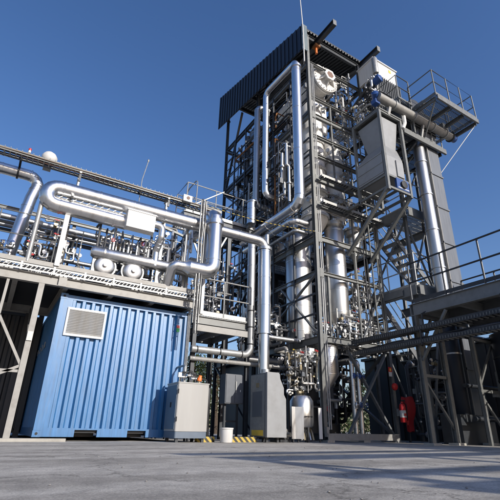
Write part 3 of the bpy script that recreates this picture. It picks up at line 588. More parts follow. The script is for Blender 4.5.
for z in LEV+(13.3,):
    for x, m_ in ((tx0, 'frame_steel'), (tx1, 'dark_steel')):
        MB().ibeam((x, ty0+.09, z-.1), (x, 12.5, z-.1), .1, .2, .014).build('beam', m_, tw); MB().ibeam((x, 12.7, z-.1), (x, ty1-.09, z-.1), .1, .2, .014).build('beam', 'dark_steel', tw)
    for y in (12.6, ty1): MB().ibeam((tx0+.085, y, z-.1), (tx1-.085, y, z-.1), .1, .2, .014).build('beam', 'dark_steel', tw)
    if z < 13:
        for y in (10.2, 11.4, 13.6, 14.6): MB().ibeam((tx0+.05, y, z-.1), (tx1-.05, y, z-.1), .08, .14, .012).build('joist', 'grey_paint', tw)
MB().ibeam((tx0, ty0+.09, 4.72-.08), (tx0, 12.5, 4.72-.08), .1, .14, .014).build('beam', 'frame_steel', tw)
def brace(a, b, m_='grey_paint', w=.08): MB().bar(a, b, w, w*.6).build('brace', m_, tw)
brace((tx0, ty1-.1, 10.8), (tx0, 14.1, 14.6), 'dark_steel', .1); brace((tx0, ty1, 8.1), (tx0, 12.6, 10.6), 'dark_steel'); brace((tx0, 12.6, 8.1), (tx0, ty1, 10.6), 'dark_steel')
brace((tx0, 12.6, 2.8), (tx0, 9.1, 4.6)); brace((tx0, 9.1, 2.8), (tx0, 10.9, 4.6)); brace((tx0, 12.6, 5.8), (tx0, 10.4, 7.9)); brace((tx0, 12.6, 2.9), (tx0, ty1, 5.7), 'dark_steel'); brace((tx0, ty1, 2.9), (tx0, 12.6, 5.7), 'dark_steel')
brace((tx0, 12.6, .1), (tx0, ty1, 2.6), 'dark_steel'); brace((tx1, 9.1, .15), (tx1, 12.6, 2.6), 'grey_paint', .1); brace((tx1, 12.6, .15), (tx1, 9.1, 2.6), 'grey_paint', .1)
brace((8.55, ty0+.06, .2), (tx1-.05, ty0+.06, 2.55), 'grey_paint', .09); brace((tx1-.05, ty0+.12, .2), (8.75, ty0+.12, 2.45), 'grey_paint', .09)
brace((tx0, ty1, 13.2), (tx0, 12.6, 10.9), 'dark_steel'); brace((9.3, ty0, 5.9), (tx1, ty0, 7.0)); brace((9.3, ty0, 2.8), (tx1, ty0, 4.6)); brace((tx1, 9.1, 5.9), (tx1, 12.5, 8.0)); brace((tx1, 12.5, 2.9), (tx1, 9.1, 5.7)); brace((tx1, 9.1, 8.2), (tx1, 12.5, 10.6)); brace((tx1, 12.6, 5.9), (tx1, ty1, 8), 'dark_steel')
for x, z0, z1 in ((9.27, 2.73, 7.05), (8.62, 8.06, 11.6), (9.45, 8.06, 10.78), (8.05, 2.73, 4.72)): MB().bar((x, ty0, z0), (x, ty0, z1-.1), .05).build('intermediate_post', 'frame_steel', tw)
for z, spans in ((2.73, ((tx0+.05, tx1-.05, ty0+.05, 15.5),)), (5.87, ((tx0+.05, 7.9, 9.05, 15.5), (tx0+.05, tx1-.05, 11.2, 15.5), (9.3, tx1-.05, 9.05, 11.2))), (8.06, ((tx0+.05, tx1-.05, 10.4, 15.5),)), (10.78, ((tx0+.05, tx1-.05, 10.2, 15.5), (9.2, tx1-.05, 9.05, 10.2)))):
    for a, b, c, d in spans: grating(tw, a, b, c, d, z+.03)
for z in (5.87, 8.06, 10.78): rails(tw, [(tx0-.02, 15.55, z+.03), (tx0-.02, 9.1, z+.03)], 1.1, 'dark_steel', True, 1.3)
rails(tw, [(9.2, ty0-.02, 10.81), (tx1, ty0-.02, 10.81)], 1.0, 'frame_steel'); rails(tw, [(tx1, 9.05, 8.09), (tx1, 15.5, 8.09)], 1.1, 'dark_steel', step=1.4); rails(tw, [(tx1, 9.05, 5.9), (tx1, 15.5, 5.9)], 1.1, 'dark_steel', step=1.4)
# toe-plate tray edge at the 8 m level (perforated channel seen from below)
for z in (7.92, 6.95):
    MB().box(tx0+.1, tx1+.5, ty0-.17, ty0-.16, z, z+.09).build('tray_rail', 'galvanised', tw); MB().box(tx0+.1, tx1+.5, ty0-.33, ty0-.32, z, z+.09).build('tray_rail', 'galvanised', tw)
    repeat('tray_rung', MB().box(tx0+.1, tx0+.13, ty0-.32, ty0-.17, z, z+.02), 'galvanised', tw, [(.11*i, 0, 0) for i in range(29)])
    for i in range(3): MB().tube([(tx0+.1, ty0-.2-.05*i, z+.045), (tx1+.5, ty0-.2-.05*i, z+.045)], .02, 7).build('cable', 'cable_grey', tw)
    for x in (tx0+.2, 9.0, tx1+.2): MB().bar((x, ty0-.33, z-.02), (x, ty0-.0, z-.02), .04).build('tray_bracket', 'galvanised', tw)
for z in (2.73, 4.72, 5.87, 7.05, 8.06, 9.03, 10.78):
    for x, s_ in ((tx0, 1), (tx1, -1)): MB().box(min(x+s_*.05, x+s_*.2), max(x+s_*.05, x+s_*.2), ty0-.062, ty0-.052, z-.22, z+.06).build('gusset', 'frame_steel', tw)
for z in (3.4, 4.0, 6.5, 7.5, 9.0, 9.7, 11.5, 12.4):
    MB().bar((tx0-.02, 9.1, z), (tx0-.02, ty1, z), .05).build('side_rail', 'dark_steel', tw)
    MB().bar((tx0+.3, 12.62, z), (tx1, 12.62, z), .06).build('cross_rail', 'dark_steel', tw); MB().bar((tx1, 9.1, z+.2), (tx1, ty1, z+.2), .05).build('side_rail', 'dark_steel', tw)
for y in (10.1, 11.3, 13.6, 14.6): MB().bar((tx0-.04, y, 2.8), (tx0-.04, y, 13.2), .055).build('side_post', 'dark_steel', tw); MB().bar((tx1, y, 2.8), (tx1, y, 13.2), .055).build('side_post', 'dark_steel', tw)
for x in (9.6, 9.72): MB().tube([(x, 9.0-.09, 3.0), (x-.02, 9.0-.09, 5.0), (x, 9.0-.09, 7.0)], .018, 7).build('cable', ('cable_grey', 'black_rubber', 'galvanised')[int(x*10) % 3], tw)
for x in (tx0+.13, tx0+.2): MB().tube([(x, 9.0-.03, .3), (x, 9.0-.03, 13.2)], .02, 8).build('conduit', 'galvanised', tw)
lad = MB()
for x in (9.95, 10.22): lad.bar((x, 8.93, 2.8), (x, 8.93, 11.8), .035)
for i in range(36): lad.tube([(9.95, 8.93, 2.9+.25*i), (10.22, 8.93, 2.9+.25*i)], .011, 6)
lad.build('ladder', 'frame_steel', tw)
# roof and fascia: the dark cladding on the left, ribbed, rising to the back
rf = MB()
rf.add([(7.42, 8.95, 14.92), (11.0, 8.95, 14.92), (11.0, 16.2, roofz(16.2)-.06), (7.42, 16.2, roofz(16.2)-.06), (7.42, 8.95, 14.98), (11.0, 8.95, 14.98), (11.0, 16.2, roofz(16.2)), (7.42, 16.2, roofz(16.2))], [(3, 2, 1, 0), (4, 5, 6, 7), (0, 1, 5, 4), (1, 2, 6, 5), (2, 3, 7, 6), (3, 0, 4, 7)])
roof = rf.build('roof', 'dark_steel', tw)
rib = MB()
for i in range(22):
    x = 7.55+i*.155; rib.prof((x, 8.96, 14.90), (x, 16.15, roofz(16.15)-.08), [(-.03, -.03), (.03, -.03), (.045, .025), (-.045, .025)])
o = rib.build('roof_sheeting', 'dark_steel', roof); o['kind'] = 'stuff'
for y in (9.1, 10.9, 12.7, 14.5, 15.9): MB().ibeam((7.5, y, roofz(y)-.30), (11.0, y, roofz(y)-.30), .1, .22, .014).build('purlin', 'dark_steel', tw)
for x in (7.65, 10.38): MB().ibeam((x, 8.95, 14.50), (x, 16.1, roofz(16.1)-.46), .12, .2, .014).build('rafter', 'dark_steel', tw)
fz = lambda y: (13.75+(y-9)*.17, 15.05+(y-9)*.285)
fas = MB(); a, b = 8.95, 16.3; (l0, h0), (l1, h1) = fz(a), fz(b)
fas.add([(7.40, a, l0), (7.40, b, l1), (7.40, b, h1), (7.40, a, h0), (7.44, a, l0), (7.44, b, l1), (7.44, b, h1), (7.44, a, h0)], [(0, 1, 2, 3), (7, 6, 5, 4), (0, 4, 5, 1), (1, 5, 6, 2), (2, 6, 7, 3), (3, 7, 4, 0)])
fa = fas.build('fascia', 'fascia_paint', tw)
for i in range(27):
    y = 9.1+i*.272; l, h = fz(y); MB().prof((7.395, y, l+.01), (7.395, y, h-.01), [(-.05, -.022), (.05, -.022), (.03, .02), (-.03, .02)], (1, 0, 0)).build('cladding_rib', 'fascia_paint', fa)
MB().add([(7.38, 8.93, 13.72), (7.62, 8.93, 13.72), (7.62, 8.93, 15.08), (7.38, 8.93, 15.08), (7.38, 8.99, 13.72), (7.62, 8.99, 13.72), (7.62, 8.99, 15.08), (7.38, 8.99, 15.08)], [(3, 2, 1, 0), (4, 5, 6, 7), (0, 1, 5, 4), (1, 2, 6, 5), (2, 3, 7, 6), (3, 0, 4, 7)]).build('corner_trim', 'fascia_trim', fa)
for y in (9.05, 12.5, 15.4): MB().bar((7.44, y, fz(y)[0]+.1), (7.65, y, fz(y)[0]+.1), .08).build('fascia_bracket', 'dark_steel', tw)
# hoist beams sticking out of the roof
for x, y0, z, lab in ((8.18, 7.95, 14.62, 'left dark hoist beam jutting forward from under the tower roof'), (10.62, 8.0, 14.80, 'right dark hoist beam jutting forward from under the tower roof')):
    o = thing('hoist_beam', lab, 'beam', (x, 9, z), 'hoist beams')
    MB().ibeam((x, y0, z), (x, 13.5, z+.0), .16, .26, .03).build('beam', 'dark_steel', o); MB().box(x-.085, x+.085, y0-.012, y0, z-.135, z+.135).build('end_plate', 'grey_paint', o)
    for y in (9.1, 12.7): MB().bar((x, y, z+.12), (x, y, roofz(y)-.38), .08).build('hanger', 'dark_steel', o)
    if x < 9:
        t = MB().box(x-.12, x+.12, 8.95, 9.2, z-.24, z-.14).build('trolley', 'rust', o); MB().tube([(x, 9.08, z-.24), (x, 9.08, z-.55)], .05, 10).build('hook_block', 'orange', t)
o = thing('lightning_rod', 'long thin white lightning rod above the tower corner', 'rod', (7.3, 8.8, 12.7))
MB().tube([(7.33, 8.82, 12.9), (7.33, 8.82, 14.6), (7.20, 8.82, 17.2), (7.22, 8.82, 20.0)], [.025, .022, .016, .008], 8).build('rod', 'white_paint', o)
for z in (13.0, 13.9, 14.5): MB().bar((7.33, 8.82, z), (7.45, 9.0, z), .04).build('clamp', 'galvanised', o)

# ------------------------------------------------------------------ vessels
def vessel(name, label, x, y, prof, m_, n=32, axis=(0, 0, 1), base=None, cat='vessel'):
    o = thing(name, label, cat, (x, y, prof[0][1] if base is None else base)); MB().lathe(prof, (x, y, 0), axis, n).build('shell', m_, o); return o
def ring(o, x, y, z, r, h=.03, m_='cladding', name='clamp_band'): return MB().lathe([(r*.98, 0), (r, .004), (r, h-.004), (r*.98, h)], (x, y, z), n=32).build(name, m_, o)
# horizontal drum with bolted manhole flange
dv = thing('manhole_vessel', 'white horizontal vessel with big bolted flange under the roof', 'vessel', (8.62, 10.5, 12.5))
DX, DZ, DY = 8.63, 13.0, 9.12
MB().lathe([(.02, 2.9), (.3, 2.85), (.47, 2.65), (.47, .25), (.44, .2), (.44, .06)], (DX, DY, DZ), (0, 1, 0), 36).build('shell', 'vessel_white', dv)
f1 = MB().lathe([(.40, .17), (.585, .17), (.585, .10), (.40, .10)], (DX, DY, DZ), (0, 1, 0), 40).build('flange', 'vessel_white', dv)
f2 = MB().lathe([(.02, .075), (.585, .075), (.59, .06), (.59, .0), (.575, -.01), (.02, -.01)], (DX, DY, DZ), (0, 1, 0), 40).build('cover', 'vessel_white', dv)
bolts(f2, (DX, DY+.09, DZ), (0, 1, 0), .535, 24, .024, 'vessel_white', .14)
MB().lathe([(.28, .0), (.28, -.03), (.20, -.06), (.20, -.22), (.27, -.225), (.27, -.27), (.16, -.272)], (DX, DY, DZ), (0, 1, 0), 6).build('nozzle', 'vessel_white', f2)
MB().lathe([(.02, -.272), (.165, -.2725), (.165, -.26)], (DX, DY-.003, DZ), (0, 1, 0), 6).build('nozzle_face', 'brown', f2)
for k in range(6):
    t = math.pi*(k+.5)/3; d = V((math.cos(t), 0, math.sin(t))); c = V((DX, DY, DZ)); q = V((0, -1, 0)); s_ = d.cross(q)*.012
    A, B, Cc = c+d*.2+q*.01, c+d*.50+q*.01, c+d*.2+q*.2
    MB().add([A-s_, B-s_, Cc-s_, A+s_, B+s_, Cc+s_], [(0, 1, 2), (5, 4, 3), (0, 3, 4, 1), (1, 4, 5, 2), (2, 5, 3, 0)]).build('gusset', 'vessel_white', f2)
for y in (9.7, 11.3): MB().box(DX-.4, DX+.4, y-.05, y+.05, 10.8, DZ-.40).build('saddle', 'vessel_white', dv)
MB().tube(fillet([(DX-.2, 9.5, DZ+.42), (DX-.2, 9.5, DZ+1.0), (DX+.25, 9.5, DZ+1.0), (DX+.25, 9.5, DZ+.45)], .2), .075, 16).build('top_loop', 'vessel_white', dv)
for y in (9.9, 10.6, 11.4): MB().lathe([(.46, 0), (.485, .005), (.485, .045), (.46, .05)], (DX, y, DZ), (0, 1, 0), 36).build('clamp_band', 'vessel_white', dv)

def stack(label, x, y, r, z0, z1, seed, m_='vessel_white'):
    q = random.Random(seed); prof = [(.05, z0), (r*.45, z0+.05)]; z = z0+.25; prof += [(r*.5, z)]
    prof.append((r, z+.35)); z += .35; prof += [(r, z1-.25), (r*.85, z1-.1), (r*.4, z1), (.03, z1+.02)]
    o = vessel('process_column', label, x, y, prof, m_)
    zz = z+.1
    while zz < z1-.4:
        ring(o, x, y, zz, r+.055, .05, m_, 'flange'); ring(o, x, y, zz+.06, r+.055, .05, m_, 'flange')
        for k in range(16): t = 2*math.pi*k/16; MB().tube([(x+(r+.035)*math.cos(t), y+(r+.035)*math.sin(t), zz-.03), (x+(r+.035)*math.cos(t), y+(r+.035)*math.sin(t), zz+.14)], .012, 5).build('bolt', 'galvanised', o)
        for k in range(4):
            t = q.uniform(-2.9, -.2); d = V((math.cos(t), math.sin(t), 0)); p = V((x, y, zz+q.uniform(.25, .6))); l = r+q.uniform(.08, .2)
            nz = MB().tube([p+d*(r-.03), p+d*l, p+d*l, p+d*(l+.03)], [.05, .05, .085, .085], 12).build('nozzle', q.choice((m_, 'stainless', 'cladding_dull')), o)
        zz += q.uniform(.85, 1.15)
    return o
stack('white flanged column directly behind the front corner post of the tower', 8.28, 9.74, .44, 6.2, 11.95, 1)
stack('shorter white flanged column right of the tall one at mid height', 9.2, 9.72, .38, 6.6, 10.6, 2)
stack('white column set back deep in the upper tower', 9.55, 11.2, .34, 8.2, 13.2, 5)
ra = vessel('reactor', 'widest silver reactor left of the tower front corner', 8.05, 10.45, [(.1, .95), (.25, 1.5), (.43, 2.3), (.43, 6.3), (.36, 6.5), (.15, 6.62), (.03, 6.63)], 'stainless')
for z in (2.35, 3.1, 3.9, 4.7, 5.45, 6.2): ring(ra, 8.05, 10.45, z, .437, .035, 'stainless')
MB().tube([(8.05, 10.45, 6.6), (8.05, 10.45, 7.4)], .09, 16).build('top_nozzle', 'stainless', ra)
for k in range(3): t = k*2.1+.4; MB().bar((8.05+.4*math.cos(t), 10.45+.4*math.sin(t), 2.4), (8.05+.4*math.cos(t), 10.45+.4*math.sin(t), .0), .07).build('leg', 'dark_steel', ra)
rb = vessel('reactor', 'slim silver reactor right of the front corner post', 8.90, 9.52, [(.08, 3.0), (.1, 3.15), (.20, 3.2), (.31, 3.55), (.33, 3.62), (.33, 6.55), (.28, 6.68), (.36, 6.70), (.36, 6.82), (.1, 6.84)], 'stainless')
for z in (3.66, 4.4, 5.2, 6.0, 6.5): ring(rb, 8.90, 9.52, z, .337, .03, 'stainless')
for k in range(4): t = k*1.57+.6; MB().bar((8.9+.33*math.cos(t), 9.52+.33*math.sin(t), 3.75), (8.9+.33*math.cos(t), 9.52+.33*math.sin(t), 2.74), .05).build('leg', 'galvanised', rb)
MB().tube([(8.90, 9.52, 6.8), (8.90, 9.52, 7.3)], .12, 16).build('top_nozzle', 'stainless', rb)
rc = vessel('cyclone', 'small silver cyclone with conical bottom right of the slim reactor', 9.82, 9.55, [(.05, 5.25), (.06, 5.6), (.29, 6.25), (.29, 6.75), (.34, 6.76), (.34, 6.84), (.1, 6.86)], 'stainless')
ring(rc, 9.82, 9.55, 6.28, .297); MB().tube(fillet([(9.82, 9.55, 5.3), (9.82, 9.55, 4.6), (9.82, 10.4, 4.6)], .1), .06, 12).build('outlet_pipe', 'stainless', rc); MB().tube([(9.82, 9.55, 6.8), (9.82, 9.55, 8.1)], .1, 14).build('top_pipe', 'stainless', rc)
for dx in (-.3, .3): MB().bar((9.82+dx, 9.55, 6.5), (9.82+dx, 9.02, 6.5), .06).build('support_arm', 'galvanised', rc)
rd = vessel('cyclone', 'dull cyclone hanging behind the slim reactor', 9.35, 10.6, [(.05, 3.4), (.07, 3.7), (.34, 4.6), (.34, 5.9), (.1, 6.1)], 'cladding_dull')
for dx in (-.34, .34): MB().bar((9.35+dx, 10.6, 5.7), (9.35+dx, 11.4, 5.74), .06).build('support_arm', 'grey_paint', rd)
hp = thing('dust_hopper', 'silver hopper with slanted conical bottom near the ground at the tower front', 'hopper', (8.2, 9.4, 1.1))
m = MB(); n = 28; vs_ = []
for r_, z, ox in ((.10, 1.12, -.22), (.12, 1.22, -.2), (.33, 1.72, 0), (.33, 2.58, 0), (.30, 2.64, 0)): vs_ += [(8.2+ox+r_*math.cos(2*math.pi*k/n), 9.42+r_*math.sin(2*math.pi*k/n), z) for k in range(n)]
m.add(vs_, [(i*n+k, i*n+(k+1) % n, (i+1)*n+(k+1) % n, (i+1)*n+k) for i in range(4) for k in range(n)]+[tuple(range(n))[::-1], tuple(range(4*n, 5*n))]); m.build('shell', 'stainless', hp)
ring(hp, 8.2, 9.42, 1.73, .337); ring(hp, 8.2, 9.42, 2.2, .337); ring(hp, 8.2, 9.42, 2.5, .36, .05, 'stainless', 'flange')
repeat('rivet', MB().lathe([(.012, 0), (.008, .01)], (8.2-.10, 9.42-.318, 1.78), (-.3, -.95, 0), 6), 'galvanised', hp, [(0, 0, .055*i) for i in range(13)])
MB().tube([(7.98, 9.42, 1.14), (7.98, 9.42, .9)], .07, 12).build('outlet', 'stainless', hp); valve(hp, (7.98, 9.42, .82), (0, 0, 1), .07)
for dx, dy in ((-.28, .2), (.28, .2)): MB().bar((8.2+dx, 9.42+dy, 2.0), (8.2+dx, 9.42+dy, 2.72), .05).build('hanger', 'galvanised', hp)
lt = thing('feed_tank', 'white upright tank between two bright shield plates at the tower foot', 'tank', (6.95, 9.0, 0))
MB().lathe([(.05, .32), (.27, .34), (.30, .38), (.30, .96), (.22, 1.08), (.05, 1.12)], (6.93, 9.02, 0)).build('shell', 'stainless', lt)
for k in range(3): t = .5+k*2.1; MB().bar((6.93+.24*math.cos(t), 9.02+.24*math.sin(t), 0), (6.93+.24*math.cos(t), 9.02+.24*math.sin(t), .37), .05).build('leg', 'dark_steel', lt)
MB().add([(6.50, 8.72, .08), (6.68, 8.62, .08), (6.68, 8.62, .80), (6.50, 8.72, .80), (6.50, 8.74, .08), (6.68, 8.64, .08), (6.68, 8.64, .80), (6.50, 8.74, .80)], [(0, 1, 2, 3), (7, 6, 5, 4), (0, 4, 5, 1), (1, 5, 6, 2), (2, 6, 7, 3), (3, 7, 4, 0)]).build('shield_plate', 'cladding', lt)
MB().box(6.40, 6.50, 8.72, 8.75, .08, .80).build('shield_plate', 'cladding_dull', lt); MB().box(7.22, 7.32, 8.70, 8.72, .08, .80).build('shield_plate', 'white_paint', lt)
for x in (6.45, 6.6, 7.27): MB().bar((x, 8.75, 0), (x, 8.75, .4), .03).build('shield_post', 'dark_steel', lt)
for i in range(5): MB().box(6.80+.05*i, 6.835+.05*i, 8.714, 8.73, .565+.01*(i % 2), .60).build('stencil_mark', 'black_rubber', lt)
for i in range(5): MB().tube(fillet([(6.75+.09*i, 8.95, .34), (6.75+.09*i, 8.85, .2), (6.75+.09*i, 8.8, .05)], .05), .03, 9).build('drain_pipe', ('stainless', 'brass', 'galvanised')[i % 3], lt)
pl = thing('blower', 'small silver pump set on the ground left of the feed tank', 'pump', (6.3, 9.2, 0))
MB().lathe([(.04, -.2), (.12, -.18), (.13, 0), (.13, .15), (.06, .18), (.05, .26)], (6.32, 9.05, .17), (.4, -1, 0)).build('motor', 'stainless', pl); MB().box(6.15, 6.45, 8.85, 9.3, 0, .06).build('base', 'dark_steel', pl); MB().tube(fillet([(6.32, 9.1, .25), (6.32, 9.1, .55), (6.4, 9.5, .55)], .08), .05, 10).build('outlet_pipe', 'stainless', pl)

# skid and dark module below the first floor
sk = thing('base_skid', 'long pale steel skid beam at the foot of the tower front', 'skid', (8.8, 8.75, 0))
MB().chan((7.5, 8.78, .13), (10.1, 8.78, .13), .08, .16).build('front_beam', 'pale_steel', sk)
for x in (7.55, 8.8, 10.0): MB().chan((x, 8.86, .13), (x, 12.4, .13), .08, .16).build('cross_beam', 'dark_steel', sk); MB().box(x-.08, x+.16, 8.7, 8.9, 0, .05).build('pad', 'galvanised', sk)
MB().box(7.48, 7.56, 8.72, 8.82, .13, .36).build('end_post', 'pale_steel', sk)
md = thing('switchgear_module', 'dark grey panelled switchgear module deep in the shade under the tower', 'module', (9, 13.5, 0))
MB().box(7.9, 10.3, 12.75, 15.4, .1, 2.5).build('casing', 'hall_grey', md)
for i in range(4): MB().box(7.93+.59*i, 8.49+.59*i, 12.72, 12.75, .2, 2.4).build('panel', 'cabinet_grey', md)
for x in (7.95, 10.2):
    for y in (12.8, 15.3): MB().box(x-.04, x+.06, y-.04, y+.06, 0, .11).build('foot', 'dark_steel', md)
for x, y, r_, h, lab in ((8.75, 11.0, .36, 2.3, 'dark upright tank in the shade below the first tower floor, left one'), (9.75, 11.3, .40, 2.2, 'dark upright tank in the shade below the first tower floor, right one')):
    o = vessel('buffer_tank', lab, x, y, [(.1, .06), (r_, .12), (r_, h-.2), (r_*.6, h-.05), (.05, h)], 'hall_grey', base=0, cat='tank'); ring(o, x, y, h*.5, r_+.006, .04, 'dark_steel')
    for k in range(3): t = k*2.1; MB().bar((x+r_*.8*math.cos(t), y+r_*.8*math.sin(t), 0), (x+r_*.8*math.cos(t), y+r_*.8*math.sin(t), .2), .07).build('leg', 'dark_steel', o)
for x, lab in ((8.95, 'left of two upright steel pipes on the tower skid'), (9.18, 'right of two upright steel pipes on the tower skid')):
    o = pipe('skid_pipe', lab, 'pipe', [(x, 9.2, .2), (x, 9.2, 2.2), (x, 10.0, 2.2)], .075, m='stainless', step=.5, bm='stainless', group='skid pipes'); valve(o, (x, 9.12, .95), (0, 0, 1), .06, 'stainless', 'motor_blue'); valve(o, (x, 9.12, 1.75), (0, 0, 1), .05, 'motor_blue', 'motor_blue')

# ------------------------------------------------------------------ pipes on the tower's left side
PX = 6.95
pipe('riser_pipe', 'tall bright silver pipe up the front corner of the tower, looping back down', 'pipe', [(PX, 12.4, 6.72), (PX, 8.86, 6.72), (PX, 8.86, 12.5)], .165, bend=.3, step=1.4)
rl = bpy.context.scene.objects['riser_pipe']; shell([(PX, 8.86, 12.4), (PX, 8.86, 12.66), (PX, 10.86, 12.82), (PX, 10.86, 8.0), (PX+.7, 10.86, 8.0)], .118, .24, 'return_leg', 'cladding', rl); MB().tube([(PX, 8.86, 12.36), (PX, 8.86, 12.44)], .2, 32).build('flange', 'cladding', rl)
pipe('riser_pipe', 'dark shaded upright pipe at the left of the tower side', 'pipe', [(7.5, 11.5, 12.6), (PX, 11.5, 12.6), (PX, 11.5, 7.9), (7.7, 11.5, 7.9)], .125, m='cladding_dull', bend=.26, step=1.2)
pipe('riser_pipe', 'second sloping silver pipe below the looping riser on the tower side', 'pipe', [(7.0, 12.3, 6.35), (7.0, 9.3, 6.35), (7.6, 9.3, 6.35)], .11, m='cladding', step=.8)
pipe('riser_pipe', 'thin dull pipe lowest of those crossing the tower side', 'pipe', [(7.15, 12.0, 6.08), (7.15, 9.4, 6.08), (7.62, 9.4, 6.08)], .06, m='cladding_dull', step=.8)
o = pipe('stub_stack', 'short upright silver stack between the shaded pipes and the elbow', 'pipe', [(6.6, 11.2, 6.9), (6.6, 11.2, 7.75)], .16, step=.4); MB().lathe([(.19, 0), (.19, .04), (.05, .1)], (6.6, 11.2, 7.75)).build('cap', 'cladding', o); MB().bar((6.6, 11.2, 6.95), (6.6, 11.5, 6.8), .1).build('bracket', 'galvanised', o)
pipe('rust_conduit', 'thin rusty orange conduit down the tower side', 'conduit', [(7.45, 10.74, 10.6), (7.3, 10.74, 10.6), (7.3, 10.74, 7.15), (7.3, 10.3, 7.15)], .032, m='rust', bm='yellow', step=0)
pipe('rust_conduit', 'thin pale conduit beside the rusty one', 'conduit', [(7.45, 10.5, 10.3), (7.3, 10.5, 10.3), (7.3, 10.5, 7.2), (7.6, 10.5, 7.2)], .025, m='galvanised', step=0)
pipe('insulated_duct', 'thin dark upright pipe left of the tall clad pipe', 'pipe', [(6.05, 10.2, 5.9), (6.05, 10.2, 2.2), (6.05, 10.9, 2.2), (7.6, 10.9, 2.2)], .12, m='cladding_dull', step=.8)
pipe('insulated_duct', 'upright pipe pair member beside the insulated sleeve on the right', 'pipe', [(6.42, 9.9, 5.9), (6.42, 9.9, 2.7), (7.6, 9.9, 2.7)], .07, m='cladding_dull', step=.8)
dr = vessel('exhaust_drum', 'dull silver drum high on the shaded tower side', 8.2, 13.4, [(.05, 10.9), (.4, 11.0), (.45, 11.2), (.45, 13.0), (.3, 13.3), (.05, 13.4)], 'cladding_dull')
for z in (11.3, 12.1, 12.9): ring(dr, 8.2, 13.4, z, .457)
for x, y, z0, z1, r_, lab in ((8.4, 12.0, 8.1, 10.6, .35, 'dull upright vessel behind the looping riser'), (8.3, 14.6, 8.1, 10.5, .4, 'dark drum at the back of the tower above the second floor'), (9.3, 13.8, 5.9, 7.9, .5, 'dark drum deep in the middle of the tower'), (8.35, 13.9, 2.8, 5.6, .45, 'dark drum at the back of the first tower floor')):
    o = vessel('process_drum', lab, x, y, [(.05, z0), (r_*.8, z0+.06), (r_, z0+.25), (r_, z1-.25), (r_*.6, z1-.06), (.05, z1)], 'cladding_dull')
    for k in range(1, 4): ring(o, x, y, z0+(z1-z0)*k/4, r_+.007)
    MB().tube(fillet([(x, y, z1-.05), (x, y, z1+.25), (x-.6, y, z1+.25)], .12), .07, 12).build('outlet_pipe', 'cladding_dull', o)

clutter('tower_piping', 'colourful tangle of valves and tagged small pipes above the white feed tank', 'piping', (6.55, 8.8, 1.12), (7.45, 9.6, 2.35), 60, 16, ms=('stainless', 'brass', 'galvanised', 'black_rubber', 'stainless', 'cable_grey', 'dark_steel'), seed=11, wheels=('gasket', 'red_paint', 'black_rubber', 'yellow', 'galvanised'))
clutter('tower_piping', 'tangle of pipes and valves at the first tower floor behind the corner post', 'piping', (7.75, 9.05, 2.76), (8.5, 9.6, 3.2), 26, 7, seed=12)
clutter('tower_piping', 'tangle of pipes under the slim reactor at the first floor', 'piping', (8.5, 9.02, 2.3), (10.2, 9.4, 3.5), 60, 16, seed=13, rr=(.012, .04))
clutter('tower_piping', 'small pipes and valves between slim reactor and right corner column', 'piping', (9.3, 9.1, 3.3), (10.2, 9.9, 5.2), 36, 9, seed=14)
clutter('tower_piping', 'small pipes around the necks of the white columns', 'piping', (7.8, 9.15, 6.9), (10.1, 9.7, 8.0), 26, 8, seed=15)
clutter('tower_piping', 'small pipes on the upper tower front below the manhole', 'piping', (9.3, 9.3, 8.2), (10.2, 10.2, 10.6), 26, 7, ms=('dark_steel', 'galvanised', 'stainless', 'vessel_white'), seed=16)
clutter('tower_piping', 'small pipes beside the manhole vessel near the roof', 'piping', (9.3, 9.1, 10.9), (10.5, 10.5, 14.2), 44, 10, ms=('dark_steel', 'galvanised', 'cladding_dull', 'vessel_white'), seed=17, rr=(.015, .05))
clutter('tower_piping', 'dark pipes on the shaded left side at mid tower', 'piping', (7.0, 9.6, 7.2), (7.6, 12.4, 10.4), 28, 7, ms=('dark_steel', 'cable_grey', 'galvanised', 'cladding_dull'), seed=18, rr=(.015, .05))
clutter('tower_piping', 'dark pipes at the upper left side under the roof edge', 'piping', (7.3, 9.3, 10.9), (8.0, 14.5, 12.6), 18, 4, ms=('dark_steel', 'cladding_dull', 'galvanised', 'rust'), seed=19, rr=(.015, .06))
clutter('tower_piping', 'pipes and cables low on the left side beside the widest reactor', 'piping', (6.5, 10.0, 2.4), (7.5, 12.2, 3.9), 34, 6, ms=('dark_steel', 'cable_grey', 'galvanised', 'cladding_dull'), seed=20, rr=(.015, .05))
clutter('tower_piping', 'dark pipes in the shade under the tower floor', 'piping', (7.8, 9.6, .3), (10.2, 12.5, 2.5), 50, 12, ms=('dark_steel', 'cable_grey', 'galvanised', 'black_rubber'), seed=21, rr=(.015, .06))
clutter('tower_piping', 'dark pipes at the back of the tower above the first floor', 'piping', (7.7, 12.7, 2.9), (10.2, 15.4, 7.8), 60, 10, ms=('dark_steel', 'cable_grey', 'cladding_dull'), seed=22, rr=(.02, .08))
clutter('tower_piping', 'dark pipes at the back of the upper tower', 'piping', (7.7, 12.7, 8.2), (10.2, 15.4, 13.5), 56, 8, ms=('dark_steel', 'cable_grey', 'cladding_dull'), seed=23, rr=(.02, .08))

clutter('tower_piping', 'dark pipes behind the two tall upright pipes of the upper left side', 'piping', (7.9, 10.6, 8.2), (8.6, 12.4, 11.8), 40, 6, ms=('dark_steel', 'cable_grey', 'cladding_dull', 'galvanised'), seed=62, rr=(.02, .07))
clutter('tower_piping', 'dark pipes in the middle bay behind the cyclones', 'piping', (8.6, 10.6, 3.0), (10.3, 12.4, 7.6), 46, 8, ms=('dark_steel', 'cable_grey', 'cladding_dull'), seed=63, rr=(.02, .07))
clutter('tower_piping', 'dark pipes in the upper middle bay behind the white columns', 'piping', (8.6, 10.3, 8.2), (10.3, 12.4, 12.6), 46, 8, ms=('dark_steel', 'cable_grey', 'cladding_dull'), seed=64, rr=(.02, .07))

